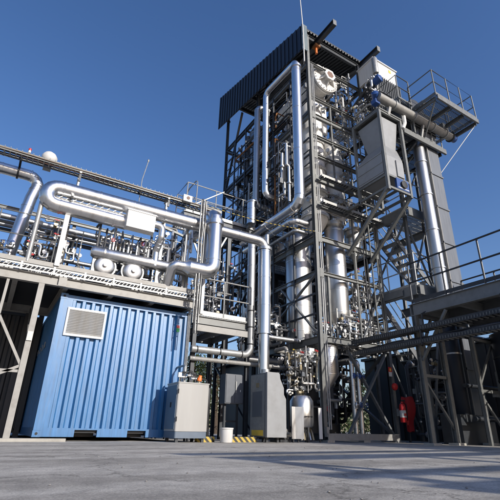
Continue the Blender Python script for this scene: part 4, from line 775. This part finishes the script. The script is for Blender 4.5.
# ================================================================== HOPPER BOX, upper right platforms
hb = thing('weigh_hopper', 'grey framed box hopper propped on slanted struts at the tower front', 'hopper', (9.35, 7.6, 6.9))
hx0, hx1, hy0, hy1, hz0, hz1 = 8.86, 9.86, 7.0, 8.15, 7.02, 9.98
for x in (hx0, hx1):
    for y in (hy0, hy1): MB().bar((x, y, hz0-.1), (x, y, hz1), .09).build('frame_post', 'frame_steel', hb)
for z in (hz0, hz1-.05, 7.45):
    for y in (hy0, hy1): MB().bar((hx0+.045, y, z), (hx1-.045, y, z), .07).build('frame_rail', 'frame_steel', hb)
    for x in (hx0, hx1): MB().bar((x, hy0+.045, z), (x, hy1-.045, z), .07).build('frame_rail', 'frame_steel', hb)
def frustum(x0, x1, y0, y1, z0, a0, a1, b0, b1, z1):
    return MB().add([(x0, y0, z0), (x1, y0, z0), (x1, y1, z0), (x0, y1, z0), (a0, b0, z1), (a1, b0, z1), (a1, b1, z1), (a0, b1, z1)], [(3, 2, 1, 0), (4, 5, 6, 7), (0, 1, 5, 4), (1, 2, 6, 5), (2, 3, 7, 6), (3, 0, 4, 7)])
frustum(hx0+.26, hx1-.16, hy0+.2, hy1-.28, 8.78, hx0+.10, hx1-.07, hy0+.08, hy1-.10, 9.82).build('upper_bin', 'bin_grey', hb)
frustum(hx0-.06, hx1-.10, hy0+.06, hy1-.04, 7.5, hx0-.06, hx1-.10, hy0+.06, hy1-.04, 8.3).build('lower_bin', 'bin_grey', hb)
frustum(hx0-.06, hx1-.10, hy0+.06, hy1-.04, 8.302, hx0+.22, hx1-.14, hy0+.18, hy1-.26, 8.76).build('bin_hood', 'bin_grey', hb)
for z in (7.56, 7.9, 8.24): MB().box(hx0-.075, hx0-.058, hy0+.06, hy1-.04, z, z+.03).build('stiffener', 'bin_grey', hb)
MB().box(hx0-.04, hx1+.04, hy0-.06, hy1+.04, hz1-.02, hz1+.03).build('top_plate', 'frame_steel', hb)
MB().box(hx0+.55, hx1-.14, hy0+.02, hy0+.075, 7.6, 8.2).build('inspection_door', 'bin_grey', hb)
MB().box(hx0+.35, hx1-.1, hy0-.05, hy0+.02, 7.06, 7.44).build('blue_plate', 'motor_blue', hb)
MB().lathe([(.13, 0), (.13, .06), (.05, .07)], (9.5, hy0-.05, 7.25), (0, -1, 0), 18).build('shaft_cover', 'black_rubber', hb); MB().box(9.26, 9.74, hy0-.058, hy0-.049, 7.10, 7.13).build('plate_edge', 'white_paint', hb)
for x in (hx0-.02, hx1): MB().bar((x, hy0+.02, hz0-.05), (x, 8.88, 5.42), .10, .08).build('strut', 'frame_steel', hb)
for x in (hx0, hx1): MB().bar((x, hy1, hz0-.02), (x, 8.95, 6.98), .09).build('tie_beam', 'frame_steel', hb)
MB().tube([(9.36, 7.55, 9.9), (9.36, 7.55, 10.35)], .14, 16).build('inlet', 'galvanised', hb)
MB().tube(fillet([(9.9, 6.95, 9.6), (10.05, 6.95, 9.9), (10.05, 6.95, 10.4)], .1), .07, 12).build('vent_pipe', 'white_paint', hb)

up_ = thing('upper_platform', 'grated steel platform joining the box hopper to the bucket elevator', 'platform', (10.8, 7.7, 9.3))
for y in (7.0, 8.6): MB().chan((9.95, y, 9.58), (12.2, y, 9.58), .07, .2).build('edge_beam', 'frame_steel', up_)
for x in (10.0, 10.7, 11.4, 12.1): MB().ibeam((x, 7.08, 9.55), (x, 8.6, 9.55), .07, .14, .012).build('joist', 'dark_steel', up_)
grating(up_, 9.95, 12.2, 7.05, 8.6, 9.72, 'frame_steel', .06)
for x in (10.3,): MB().ibeam((x, 8.6, 9.55), (x, 9.0, 9.55), .1, .16).build('tie_beam', 'frame_steel', up_)
MB().bar((10.38, 8.95, 7.6), (11.2, 7.6, 9.48), .08).build('brace', 'frame_steel', up_); MB().bar((10.38, 8.95, 8.1), (10.7, 7.1, 9.48), .08).build('brace', 'dark_steel', up_)
rails(up_, [(9.98, 7.03, 9.72), (12.15, 7.03, 9.72)], 1.0, 'frame_steel', step=.55)
tp = thing('head_platform', 'topmost railed grating platform in front of the elevator head', 'platform', (11.8, 6.5, 10.3))
for a, b in (((10.62, 6.0), (12.92, 6.0)), ((10.62, 7.0), (12.92, 7.0))): MB().chan((a[0], a[1], 10.60), (b[0], b[1], 10.60), .06, .18).build('edge_beam', 'frame_steel', tp)
for x in (10.62, 11.4, 12.15, 12.92): MB().chan((x, 6.06, 10.60), (x, 7.0, 10.60), .05, .16).build('joist', 'frame_steel', tp)
grating(tp, 10.62, 12.92, 6.0, 7.05, 10.73, 'frame_steel', .06)
rails(tp, [(10.62, 7.0, 10.73), (10.62, 6.0, 10.73), (12.92, 6.0, 10.73), (12.92, 7.0, 10.73)], 1.1, 'frame_steel', step=.8)
grating(tp, 9.9, 10.6, 6.9, 8.5, 10.95, 'frame_steel', .06); rails(tp, [(10.55, 8.4, 10.95), (9.95, 8.4, 10.95), (9.95, 6.95, 10.95), (10.6, 6.95, 10.95)], 1.1, 'frame_steel', step=.6); rails(tp, [(12.9, 7.1, 10.73), (12.9, 8.3, 10.73), (11.6, 8.3, 10.73)], 1.1, 'frame_steel', step=.7); grating(tp, 11.9, 12.9, 7.1, 8.3, 10.73)
for x in (9.95, 10.55): MB().bar((x, 6.95, 10.88), (x, 6.95, 9.72), .05).build('support_post', 'frame_steel', tp)
for y in (7.1, 8.3): MB().chan((11.9, y, 10.6), (12.9, y, 10.6), .06, .16).build('edge_beam', 'frame_steel', tp)
MB().tube([(12.9, 6.1, 10.5), (11.86, 7.15, 8.6)], .014, 8).build('stay', 'white_paint', tp); MB().tube([(10.64, 6.1, 10.5), (11.0, 6.9, 9.7)], .03, 8).build('stay', 'frame_steel', tp)
# bucket elevator: two trunks, head and boot
be = thing('bucket_elevator', 'bucket elevator with two tall parallel trunks right of the tower', 'elevator', (11, 7.2, 0))
MB().lathe([(.18, 0), (.19, .02), (.19, 10.1), (.18, 10.12)], (11.03, 7.25, .7), n=28).build('round_trunk', 'cladding_dull', be)
MB().lathe([(.19, 0), (.205, .02), (.205, 2.75), (.19, 2.77)], (11.03, 7.25, .7), n=28).build('shade_sleeve', 'fascia_paint', be)  # dark colour puts the shade of the lower trunk into the part
MB().box(11.27, 11.88, 7.08, 7.42, .7, 10.2).build('square_trunk', 'trunk_grey', be)
for z in (1.9, 3.2, 4.5, 5.8, 7.1, 8.4):
    MB().box(11.25, 11.90, 7.05, 7.45, z, z+.06).build('trunk_flange', 'trunk_grey', be); MB().lathe([(.19, 0), (.215, .005), (.215, .045), (.19, .05)], (11.03, 7.25, z+.4)).build('trunk_flange', 'cladding_dull', be)
MB().box(11.25, 11.28, 7.06, 7.085, .7, 9.5).build('edge_strip', 'pale_steel', be)
MB().box(10.5, 12.0, 7.0, 7.6, 0, .72).build('boot', 'dark_steel', be)
m = MB(); m.lathe([(.05, -.35), (.42, -.34), (.46, 0), (.42, .34), (.05, .35)], (11.05, 7.4, 11.1), (0, 1, 0), 24); m.box(10.2, 11.95, 7.06, 7.7, 10.2, 11.1); m.build('head', 'dark_steel', be)
MB().lathe([(.05, 0), (.14, .01), (.14, .35), (.05, .37)], (11.05, 7.05, 11.1), (0, -1, 0), 18).build('drive_motor', 'dark_steel', be)
for a in (10.3, 11.7): MB().bar((a, 7.7, 9.0), (a, 8.6, 9.5), .08).build('tie', 'galvanised', be)
sc = thing('screw_conveyor', 'long pale round conveyor tube running below the topmost platform', 'conveyor', (10.6, 6.85, 10.2))
MB().tube([(8.75, 6.88, 10.36), (12.55, 6.88, 10.36)], .15, 24).build('tube', 'pale_steel', sc)
for x in (9.5, 10.5, 11.5, 12.2): MB().tube([(x-.025, 6.88, 10.36), (x+.025, 6.88, 10.36)], .18, 24).build('flange', 'galvanised', sc)
MB().tube([(12.55, 6.88, 10.36), (12.8, 6.88, 10.36)], .13, 18).build('drive_motor', 'motor_blue', sc); MB().tube([(12.53, 6.88, 10.36), (12.58, 6.88, 10.36)], .19, 20).build('end_plate', 'dark_steel', sc)
MB().box(12.0, 12.3, 6.75, 7.0, 10.45, 10.7).build('inlet_spout', 'grey_paint', sc)
MB().lathe([(.04, -.15), (.11, -.14), (.115, .12), (.05, .17)], (8.72, 6.95, 10.42), (-.5, -.4, .3), 18).build('gear_motor', 'motor_blue', sc); MB().box(8.66, 8.86, 6.9, 7.1, 10.12, 10.28).build('gearbox', 'motor_blue', sc); MB().bar((9.3, 6.9, 10.2), (9.3, 7.0, 9.95), .1).build('bracket', 'galvanised', sc); MB().bar((11.0, 6.9, 10.22), (11.0, 7.06, 9.72), .08).build('bracket', 'galvanised', sc)
# filter unit: white box over finned cooler, carried from the tower
fu = thing('filter_unit', 'white box above a finned cooler at the upper right of the tower', 'filter', (10.8, 8.3, 12.0))
MB().box(10.16, 11.5, 8.0, 8.8, 13.12, 13.98).build('white_casing', 'white_paint', fu); MB().box(10.12, 11.54, 7.96, 8.84, 13.98, 14.03).build('lid', 'white_paint', fu); MB().box(11.05, 11.17, 7.988, 8.0, 13.72, 13.86).build('warning_label', 'yellow', fu)
MB().box(10.25, 11.5, 8.06, 8.75, 12.1, 13.1).build('cooler_body', 'dark_steel', fu); repeat('fin', MB().box(10.2, 10.23, 7.9, 8.06, 12.12, 13.1), 'grey_paint', fu, [(.105*i, 0, 0) for i in range(13)])
MB().chan((10.1, 7.9, 12.04), (11.6, 7.9, 12.04), .06, .12).build('shelf_beam', 'galvanised', fu); MB().chan((10.1, 8.8, 12.04), (11.6, 8.8, 12.04), .06, .12).build('shelf_beam', 'galvanised', fu)
for x in (10.38, 11.55): MB().bar((x, 7.9, 12.04), (x if x < 11 else 10.38, 9.0, 10.85), .09).build('bracket', 'galvanised', fu); MB().bar((x, 8.8, 12.0), (min(x, 10.4), 9.0, 11.9), .1).build('bracket', 'galvanised', fu)
MB().lathe([(.1, 0), (.11, .02), (.11, .75), (.06, .85), (.03, .86)], (10.08, 7.86, 13.0)).build('silencer', 'galvanised', fu); MB().lathe([(.03, 0), (.16, .03), (.17, .3), (.05, .36)], (9.9, 7.9, 12.45), (.2, -.9, .2), 16).build('fan_motor', 'motor_blue', fu); MB().tube(fillet([(9.92, 8.0, 12.4), (9.92, 8.4, 12.4), (9.92, 9.2, 12.0)], .1), .08, 12).build('suction_pipe', 'dark_steel', fu); MB().tube([(10.08, 7.9, 12.1), (10.08, 7.9, 13.0)], .05, 10).build('silencer_pipe', 'galvanised', fu)
clutter('tower_piping', 'small pipes and brackets between the filter unit and the box hopper', 'piping', (9.3, 7.4, 10.3), (10.3, 8.8, 12.2), 34, 9, ms=('dark_steel', 'galvanised', 'cladding_dull'), seed=31, rr=(.012, .045), wheels=('motor_blue', 'yellow', 'black_rubber'))
clutter('tower_piping', 'dark machinery pipes on the platform behind the conveyor tube', 'piping', (10.2, 7.3, 9.75), (12.0, 8.5, 10.9), 34, 6, ms=('dark_steel', 'cable_grey', 'galvanised'), seed=32, rr=(.02, .06))

# ================================================================== STAIR TOWER and LANDING
stt = thing('stair_tower', 'lattice of posts, landings and stair flights between tower and elevator', 'stairs', (11.3, 9, 0))
for x, y, z1 in ((10.75, 8.0, 9.4), (11.95, 8.15, 9.4), (10.75, 9.9, 8.2), (12.6, 9.9, 8.2)): MB().ibeam((x, y, 0), (x, y, z1), .1, .1, .012, (0, 1, 0)).build('post', 'grey_paint', stt)
for z in (4.28, 7.0):
    MB().chan((10.52, 7.72, z), (12.4, 7.72, z), .08, .3).build('landing_beam', 'grey_paint', stt); MB().chan((10.52, 10.0, z), (10.52, 7.72, z), .08, .3).build('landing_beam', 'grey_paint', stt); MB().chan((12.4, 7.72, z), (12.4, 10.0, z), .08, .3).build('landing_beam', 'grey_paint', stt)
    grating(stt, 10.6, 12.4, 7.75, 9.0, z+.16)
rails(stt, [(10.56, 9.9, 4.44), (10.56, 7.76, 4.44), (12.36, 7.76, 4.44)], 1.1); rails(stt, [(10.56, 9.0, 7.16), (10.56, 7.76, 7.16), (12.36, 7.76, 7.16)], 1.1)
def flight(a, b, w=.7, m_='grey_paint'):
    a, b = V(a), V(b); n = max(4, round(abs(b.z-a.z)/.2)); fl = None
    for s in (0, w):
        q = MB().bar(a+V((0, s, 0)), b+V((0, s, 0)), .04, .2).build('stringer', m_, stt); fl = fl or q
        MB().tube([a+V((0, s, .95)), b+V((0, s, .95))], .02, 8).build('stair_rail', 'galvanised', stt); MB().tube([a+V((0, s, .5)), b+V((0, s, .5))], .016, 8).build('stair_rail', 'galvanised', stt)
        for k in (0, .5, 1): p = a.lerp(b, k)+V((0, s, 0)); MB().tube([p, p+V((0, 0, .95))], .02, 8).build('rail_post', 'galvanised', stt)
    d = (b-a)/n
    for k in range(1, n): p = a+d*k; MB().box(p.x-.13, p.x+.13, p.y+.02, p.y+w-.02, p.z-.015, p.z+.015).build('tread', 'galvanised', stt)
flight((11.2, 9.1, 7.1), (14.2, 9.1, 4.4)); flight((11.0, 9.5, 4.2), (14.6, 9.5, .15)); 
for a, b in (((10.75, 8.0, 4.6), (11.95, 8.15, 6.8)), ((11.95, 8.15, 4.6), (10.75, 8.0, 6.8)), ((10.75, 8.0, 7.3), (11.95, 8.15, 9.2)), ((10.75, 8.05, 4.5), (10.75, 9.85, 6.8)), ((10.75, 9.85, 4.5), (10.75, 8.05, 6.8)), ((10.75, 8, .2), (11.95, 8.15, 3.9)), ((12.6, 9.9, .2), (10.75, 9.9, 3.9))): MB().bar(a, b, .06, .04).build('brace', 'grey_paint', stt)
MB().chan((10.45, 8.95, 4.28), (10.45, 8.2, 4.28), .06, .2).build('tie_beam', 'grey_paint', stt)

# ================================================================== RIGHT BRIDGE
br = thing('pipe_bridge', 'railed steel walkway bridge running towards the viewer at right', 'bridge', (9.7, 4, 0))
for x in (9.02, 10.3, 11.42):
    MB().ibeam((x, 6.85, 3.2), (x, -3.2, 3.2), .12, .32, .02).build('edge_beam', 'grey_paint', br)
for i in range(11): y = 6.7-i*.98; MB().ibeam((9.08, y, 3.2), (11.36, y, 3.2), .08, .2, .014).build('joist', 'grey_paint', br)
MB().ibeam((8.96, 6.9, 3.2), (11.48, 6.9, 3.2), .1, .3, .02).build('end_beam', 'grey_paint', br)
MB().box(9.0, 11.45, -3.2, 6.85, 3.362, 3.374).build('chequer_plate', 'grey_paint', br)
rails(br, [(9.02, 6.85, 3.38), (9.02, -3.2, 3.38)], 1.1, 'dark_steel', True, 1.0, .024); rails(br, [(11.42, 6.85, 3.38), (11.42, -3.2, 3.38)], 1.1, 'dark_steel', True, 1.0, .024)
for y in (6.8, 1.8, -3):
    for x in (8.98, 9.90, 11.3): MB().ibeam((x, y, 0), (x, y, 3.04), .12, .12, .014, (0, 1, 0)).build('leg', 'frame_steel', br); MB().box(x-.14, x+.14, y-.14, y+.14, 0, .05).build('foot_plate', 'concrete', br)
    MB().bar((8.98, y, 1.55), (9.90, y, 1.55), .07).build('tie', 'frame_steel', br); MB().bar((8.98, y, 1.5), (9.90, y, .35), .05).build('brace', 'frame_steel', br); MB().bar((8.98, y, 2.0), (9.6, y, 3.02), .06).build('brace', 'frame_steel', br)
MB().bar((8.98, 6.74, 1.9), (8.98, 5.9, 3.0), .06).build('brace', 'frame_steel', br)
uf = thing('valve_stand', 'dark braced pipe stand with guard rail under the right bridge', 'stand', (11.6, 6.3, 0))
for x in (10.55, 11.5, 12.45): MB().bar((x, 6.35, 0), (x, 6.35, 2.6), .08).build('post', 'frame_steel', uf)
for z in (1.25, 2.55): MB().bar((10.5, 6.35, z), (12.5, 6.35, z), .07).build('rail', 'frame_steel', uf)
for a, b in ((10.55, 11.5), (12.45, 11.5)): MB().bar((a, 6.39, 1.3), (b, 6.39, 2.5), .05).build('brace', 'frame_steel', uf); MB().bar((b, 6.39, .1), (a, 6.39, 1.2), .05).build('brace', 'frame_steel', uf)
for y, z, r_ in ((6.5, 2.65, .07), (6.68, 1.4, .05), (6.55, .6, .06)): MB().tube([(10.4, y, z), (12.6, y, z)], r_, 12).build('pipe_run', 'dark_steel', uf)
ldk = thing('shade_deck', 'broad dark deck added beside the right bridge to shade the elevator foot', 'deck', (14.6, 2.5, 0))  # added sun blocker for the elevator foot; gap beside it lights the extinguisher
MB().box(12.7, 17, -3.2, 6.6, 3.3, 3.36).build('deck_plate', 'dark_steel', ldk)
for x in (12.76, 14.9, 16.9): MB().ibeam((x, 6.6, 3.13), (x, -3.2, 3.13), .12, .32, .02).build('edge_beam', 'dark_steel', ldk)
for x in (12.76, 14.9, 16.9):
    for y in (6.3, 1.5, -3): MB().ibeam((x, y, 0), (x, y, 2.97), .14, .14, .016, (0, 1, 0)).build('leg', 'dark_steel', ldk)
lt_ = thing('cable_tray', 'dark loaded cable tray slung below the right bridge', 'cable tray', (9, 5, 2.5))
for x in (8.72, 9.0): MB().box(x-.006, x+.006, -2.5, 8.9, 2.58, 2.70).build('side_rail', 'dark_steel', lt_)
repeat('rung', MB().box(8.73, 8.99, -2.5, -2.46, 2.585, 2.61), 'galvanised', lt_, [(0, .13*i, 0) for i in range(87)])
repeat('tray_clip', MB().box(8.702, 8.713, -2.5, -2.482, 2.60, 2.66), 'frame_steel', lt_, [(0, .07*i, 0) for i in range(162)])
for i in range(6): MB().tube([(8.77+.038*i+rnd.uniform(-.008, .008), -2.5+.6*k, 2.64+rnd.uniform(0, .03)) for k in range(20)], .02, 7).build('cable', 'black_rubber', lt_)
for y in (-1.5, .5, 2.5, 4.5, 6.5): MB().bar((8.86, y, 2.6), (8.86, y, 3.0), .03).build('hanger', 'dark_steel', lt_); MB().bar((8.7, y, 2.56), (9.02, y, 2.56), .04).build('crossarm', 'dark_steel', lt_); MB().bar((8.86, y, 3.0), (9.02, y, 3.08), .04).build('hanger', 'dark_steel', lt_)
MB().bar((8.7, 8.7, 2.55), (9.02, 8.95, 2.6), .05).build('crossarm', 'dark_steel', lt_)

for x in (8.72, 9.0): MB().box(x-.006, x+.006, -2.5, 8.9, 2.26, 2.36).build('side_rail', 'dark_steel', lt_)
repeat('rung', MB().box(8.73, 8.99, -2.5, -2.46, 2.265, 2.29), 'galvanised', lt_, [(0, .13*i, 0) for i in range(87)])
repeat('cable_cleat', MB().box(8.702, 8.713, -2.5, -2.482, 2.28, 2.34), 'frame_steel', lt_, [(0, .07*i, 0) for i in range(162)])
for i in range(9): MB().tube([(8.75+.03*i+rnd.uniform(-.012, .012), -2.5+.4*k, 2.33+.035*(i % 3)+rnd.uniform(-.015, .03)) for k in range(29)], .022, 7).build('cable', ('black_rubber', 'cable_grey')[i % 2], lt_)
for y in (-1.5, .5, 2.5, 4.5, 6.5): MB().bar((8.71, y, 2.22), (8.71, y, 2.6), .03).build('hanger', 'dark_steel', lt_); MB().bar((8.7, y, 2.24), (9.02, y, 2.24), .04).build('crossarm', 'dark_steel', lt_)

# added shadow caster, unseen behind the viewpoint, throws bars of shade on the yard
xb = thing('shadow_caster_bridge', 'added shadow caster shaped as a slim pipe bridge, out of view behind the camera', 'bridge', (6.5, -4.4, 0))
for y, z in ((-5.6, 3.25), (-3.1, 3.25)): MB().ibeam((4.2, y, z), (9.0, y, z), .12, .26, .02).build('edge_beam', 'grey_paint', xb)
for y in (-3.0, -5.5): MB().tube([(4.2, y, 3.6), (9.0, y, 3.6)], .09, 14).build('pipe_run', 'cladding', xb)
for x in (4.3, 7.0):
    for y in (-5.6, -3.1): MB().ibeam((x, y, 0), (x, y, 3.12), .12, .12, .014, (0, 1, 0)).build('leg', 'grey_paint', xb)
for x in (4.4, 6.6, 8.8): MB().ibeam((x, -5.55, 3.25), (x, -3.15, 3.25), .08, .2, .014).build('joist', 'grey_paint', xb)

# ------------------------------------------------------------------ dark silo and things under the right bridge
si = vessel('silo', 'dark blue-grey silo in the shade under the right bridge', 11.75, 5.9, [(.1, .9), (.55, 1.5), (.55, 2.75), (.1, 2.95)], 'fascia_paint', base=0)
for z in (1.52, 2.1, 2.7): ring(si, 11.75, 5.9, z, .565, .05, 'dark_steel')
for k in range(4): t = k*1.57+.3; MB().bar((11.75+.55*math.cos(t), 5.9+.55*math.sin(t), 0), (11.75+.55*math.cos(t), 5.9+.55*math.sin(t), 1.8), .09).build('leg', 'grey_paint', si)
MB().bar((11.2, 5.4, 1.2), (12.3, 5.4, 1.2), .12).build('ring_beam', 'grey_paint', si); MB().bar((11.2, 6.4, 1.2), (12.3, 6.4, 1.2), .12).build('ring_beam', 'grey_paint', si)
rails(si, [(10.9, 5.0, 1.25), (11.2, 5.35, 1.25)], .5, 'dark_steel', False)
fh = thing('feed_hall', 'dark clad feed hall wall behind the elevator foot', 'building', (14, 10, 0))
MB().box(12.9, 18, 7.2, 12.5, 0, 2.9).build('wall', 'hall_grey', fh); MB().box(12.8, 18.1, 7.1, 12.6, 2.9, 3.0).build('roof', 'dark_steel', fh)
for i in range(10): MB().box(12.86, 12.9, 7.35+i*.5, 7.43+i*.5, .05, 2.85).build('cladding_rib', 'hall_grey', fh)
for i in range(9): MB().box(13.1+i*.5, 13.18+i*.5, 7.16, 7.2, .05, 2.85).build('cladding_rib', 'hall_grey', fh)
clutter('yard_piping', 'dark pipes and valves in the shade under the right bridge', 'piping', (11.1, 8.0, .2), (12.6, 9.3, 2.4), 30, 8, ms=('dark_steel', 'cable_grey', 'grey_paint'), seed=41, rr=(.02, .06))
o = thing('paper_sack', 'pale crumpled sack on the ground at the far right', 'sack', (10.9, 5.5, 0)); m = MB(); q = random.Random(5)
prof = [(.05, 0), (.17, .02), (.19, .15), (.15, .27), (.09, .33), (.02, .34)]; m.lathe(prof, (11.0, 5.55, 0), (0, 0, 1), 14); m.v = [v_+V((q.uniform(-.02, .02), q.uniform(-.02, .02), q.uniform(0, .015))) for v_ in m.v]; m.build('body', 'cabinet_beige', o, 60); MB().tube([(10.95, 5.55, .33), (11.05, 5.55, .34)], .02, 8).build('tied_neck', 'brown', o)

# fire equipment on the right corner column
ex = thing('fire_extinguisher', 'red fire extinguisher with white label on the right tower column', 'extinguisher', (10.36, 8.82, .55))
MB().lathe([(.03, .0), (.085, .01), (.09, .03), (.09, .42), (.07, .5), (.03, .53), (.03, .57), (.02, .58)], (10.42, 8.76, .52), n=24).build('cylinder', 'red_paint', ex); MB().lathe([(.0915, .14), (.0915, .33)], (10.42, 8.76, .52), n=24).build('label', 'white_paint', ex)
MB().box(10.37, 10.46, 8.668, 8.675, .70, .77).build('label_print', 'red_paint', ex); MB().box(10.36, 10.50, 8.70, 8.79, 1.10, 1.14).build('lever', 'black_rubber', ex); MB().tube(fillet([(10.50, 8.75, 1.08), (10.56, 8.72, 1.0), (10.54, 8.72, .6)], .04), .014, 8).build('hose', 'black_rubber', ex); MB().lathe([(.02, 0), (.04, .12)], (10.54, 8.72, .46)).build('horn', 'red_paint', ex)
MB().box(10.34, 10.46, 8.84, 8.92, .7, .9).build('bracket', 'galvanised', ex)
ec = thing('fire_hose_cover', 'dark red fabric cover over fire gear beside the extinguisher', 'fabric cover', (10.85, 8.85, .3)); m = MB(); n = 26; q = random.Random(9); vs_ = []
for j in range(13):
    t = j/12; z = 1.24-.95*t; wd = .12+.13*math.sin(math.pi*min(1, t*1.15+.18))*(1.0 if t < .75 else 1-.6*(t-.75)/.25)
    for k in range(n): a = 2*math.pi*k/n; f_ = 1+.10*math.sin(5*a+2*t)+.05*math.sin(9*a); vs_.append((10.83+wd*f_*math.cos(a), 8.88+wd*.7*f_*math.sin(a), z+.02*math.sin(3*a)))
m.add(vs_, [(i*n+k, i*n+(k+1) % n, (i+1)*n+(k+1) % n, (i+1)*n+k) for i in range(12) for k in range(n)]+[tuple(range(n)), tuple(range(12*n, 13*n))[::-1]]); m.build('cover', 'red_cloth', ec, 60)
MB().bar((10.83, 8.95, 0), (10.83, 8.95, 1.15), .05).build('stand', 'dark_steel', ec); MB().tube([(10.83, 8.9, 1.15), (10.83, 8.9, 1.32)], .02, 8).build('hook', 'galvanised', ec)
o = thing('alarm_bell', 'red round alarm bell on the tower column above the extinguisher', 'bell', (10.3, 8.85, 1.45)); MB().lathe([(.02, -.05), (.06, -.045), (.1, -.02), (.105, .02), (.02, .05)], (10.30, 8.84, 1.51), (.1, 1, .1), 22).build('gong', 'red_paint', o); MB().bar((10.30, 8.86, 1.51), (10.36, 8.94, 1.51), .04).build('bracket', 'dark_steel', o)
o = thing('call_point', 'small red fire call point sign high on the tower column', 'sign', (10.2, 8.88, 1.85)); MB().box(10.14, 10.28, 8.87, 8.885, 1.93, 2.07).build('sign_plate', 'red_paint', o); MB().box(10.15, 10.27, 8.868, 8.886, 1.80, 1.928).build('lower_plate', 'white_paint', o); MB().box(10.18, 10.24, 8.864, 8.872, 1.96, 2.03).build('symbol', 'yellow', o); MB().bar((10.21, 8.885, 1.95), (10.34, 8.93, 1.95), .03).build('bracket', 'galvanised', o)

# ================================================================== TREES behind the plant
def tree(label, x, y, h, rx, seed, m_='leaf'):
    q = random.Random(seed); o = thing('tree', label, 'tree', (x, y, 0), 'trees behind the plant'); t = MB()
    t.tube([(x, y, 0), (x+q.uniform(-.1, .1), y, h*.3), (x+q.uniform(-.2, .2), y, h*.85)], [h*.035, h*.026, h*.008], 8); tips = []
    for i in range(9):
        a = q.uniform(0, 6.28); z0 = h*q.uniform(.22, .7); l = rx*q.uniform(.5, .95); e = V((x+l*math.cos(a), y+l*math.sin(a), z0+h*q.uniform(.08, .28))); t.tube([(x, y, z0), V((x, y, z0)).lerp(e, .5)+V((0, 0, .1)), e], [h*.014, h*.009, h*.003], 6); tips.append(e)
    t.build('trunk', 'bark', o)
    lv_ = []; lf_ = []; cl_ = [e+V((q.gauss(0, .3), q.gauss(0, .3), q.gauss(0, .25))) for e in tips for _ in range(4)]+[V((x+q.gauss(0, rx*.35), y+q.gauss(0, rx*.35), h*q.uniform(.35, .95))) for _ in range(24)]
    for c in cl_:
        cr_ = q.uniform(.25, .55)
        for i in range(70):
            d = V((q.gauss(0, 1), q.gauss(0, 1), q.gauss(0, .8))); p = c+d*cr_*.6; s_ = q.uniform(.05, .11); u = V((q.gauss(0, 1), q.gauss(0, 1), q.gauss(0, 1))).normalized(); w_ = perp(u)[0]; k = len(lv_)
            lv_ += [p-u*s_, p+w_*s_*.5, p+u*s_, p-w_*s_*.5]; lf_.append((k, k+1, k+2, k+3))
    m = MB(); m.v = lv_; m.f = lf_; me = bpy.data.meshes.new('crown'); c = V((x, y, h*.6)); me.from_pydata([v_-c for v_ in lv_], [], lf_); me.materials.append(MATS[m_]); link('crown', me, c, o)
TR = [(9.5, 22, 4.2, 1.6, 'broad green tree behind the gap between container and tower'), (12.5, 25, 4.8, 1.8, 'taller tree behind the tower base, left of centre'), (17.5, 22, 3.7, 1.5, 'low tree behind the tower base'), (22.0, 20.5, 4.2, 1.7, 'tree showing in the gap behind the fire extinguisher'), (25.5, 22.5, 3.8, 1.6, 'tree right of the one behind the extinguisher'), (7.3, 24, 3.8, 1.6, 'small tree hidden mostly by the beige cabinet and container'), (15.0, 23.5, 4.0, 1.5, 'tree behind the middle of the tower base'), (-3.2, 26, 4.6, 1.8, 'tree behind the dark container at far left'), (20.0, 24.5, 4.6, 1.7, 'tree between the tower base and the stair gap'), (29, 21, 4.2, 1.8, 'tree behind the feed hall at far right')]
for i, (x, y, h, rx, lab) in enumerate(TR): tree(lab, x, y, h, rx, 50+i, 'leaf_autumn' if i % 3 == 1 else 'leaf')

fwd = random.Random(77); lv_ = []; lf_ = []
for i in range(26000):
    x = fwd.uniform(-30, 70); y = 46+fwd.uniform(-2, 3)-.15*x; hmax = 3.4+1.2*math.sin(x*.45)+.8*math.sin(x*1.3+1); z = hmax*fwd.random()**.8
    p = V((x, y, z)); s_ = fwd.uniform(.12, .3); u = V((fwd.gauss(0, 1), fwd.gauss(0, 1), fwd.gauss(0, 1))).normalized(); w_ = perp(u)[0]; k = len(lv_)
    lv_ += [p-u*s_, p+w_*s_*.6, p+u*s_, p-w_*s_*.6]; lf_.append((k, k+1, k+2, k+3))
me = bpy.data.meshes.new('far_wood'); me.from_pydata(lv_, [], lf_); me.materials.append(MATS['leaf']); o = link('far_wood', me, (0, 0, 0)); o['kind'] = 'stuff'; o['label'] = 'dark belt of trees far behind the plant'
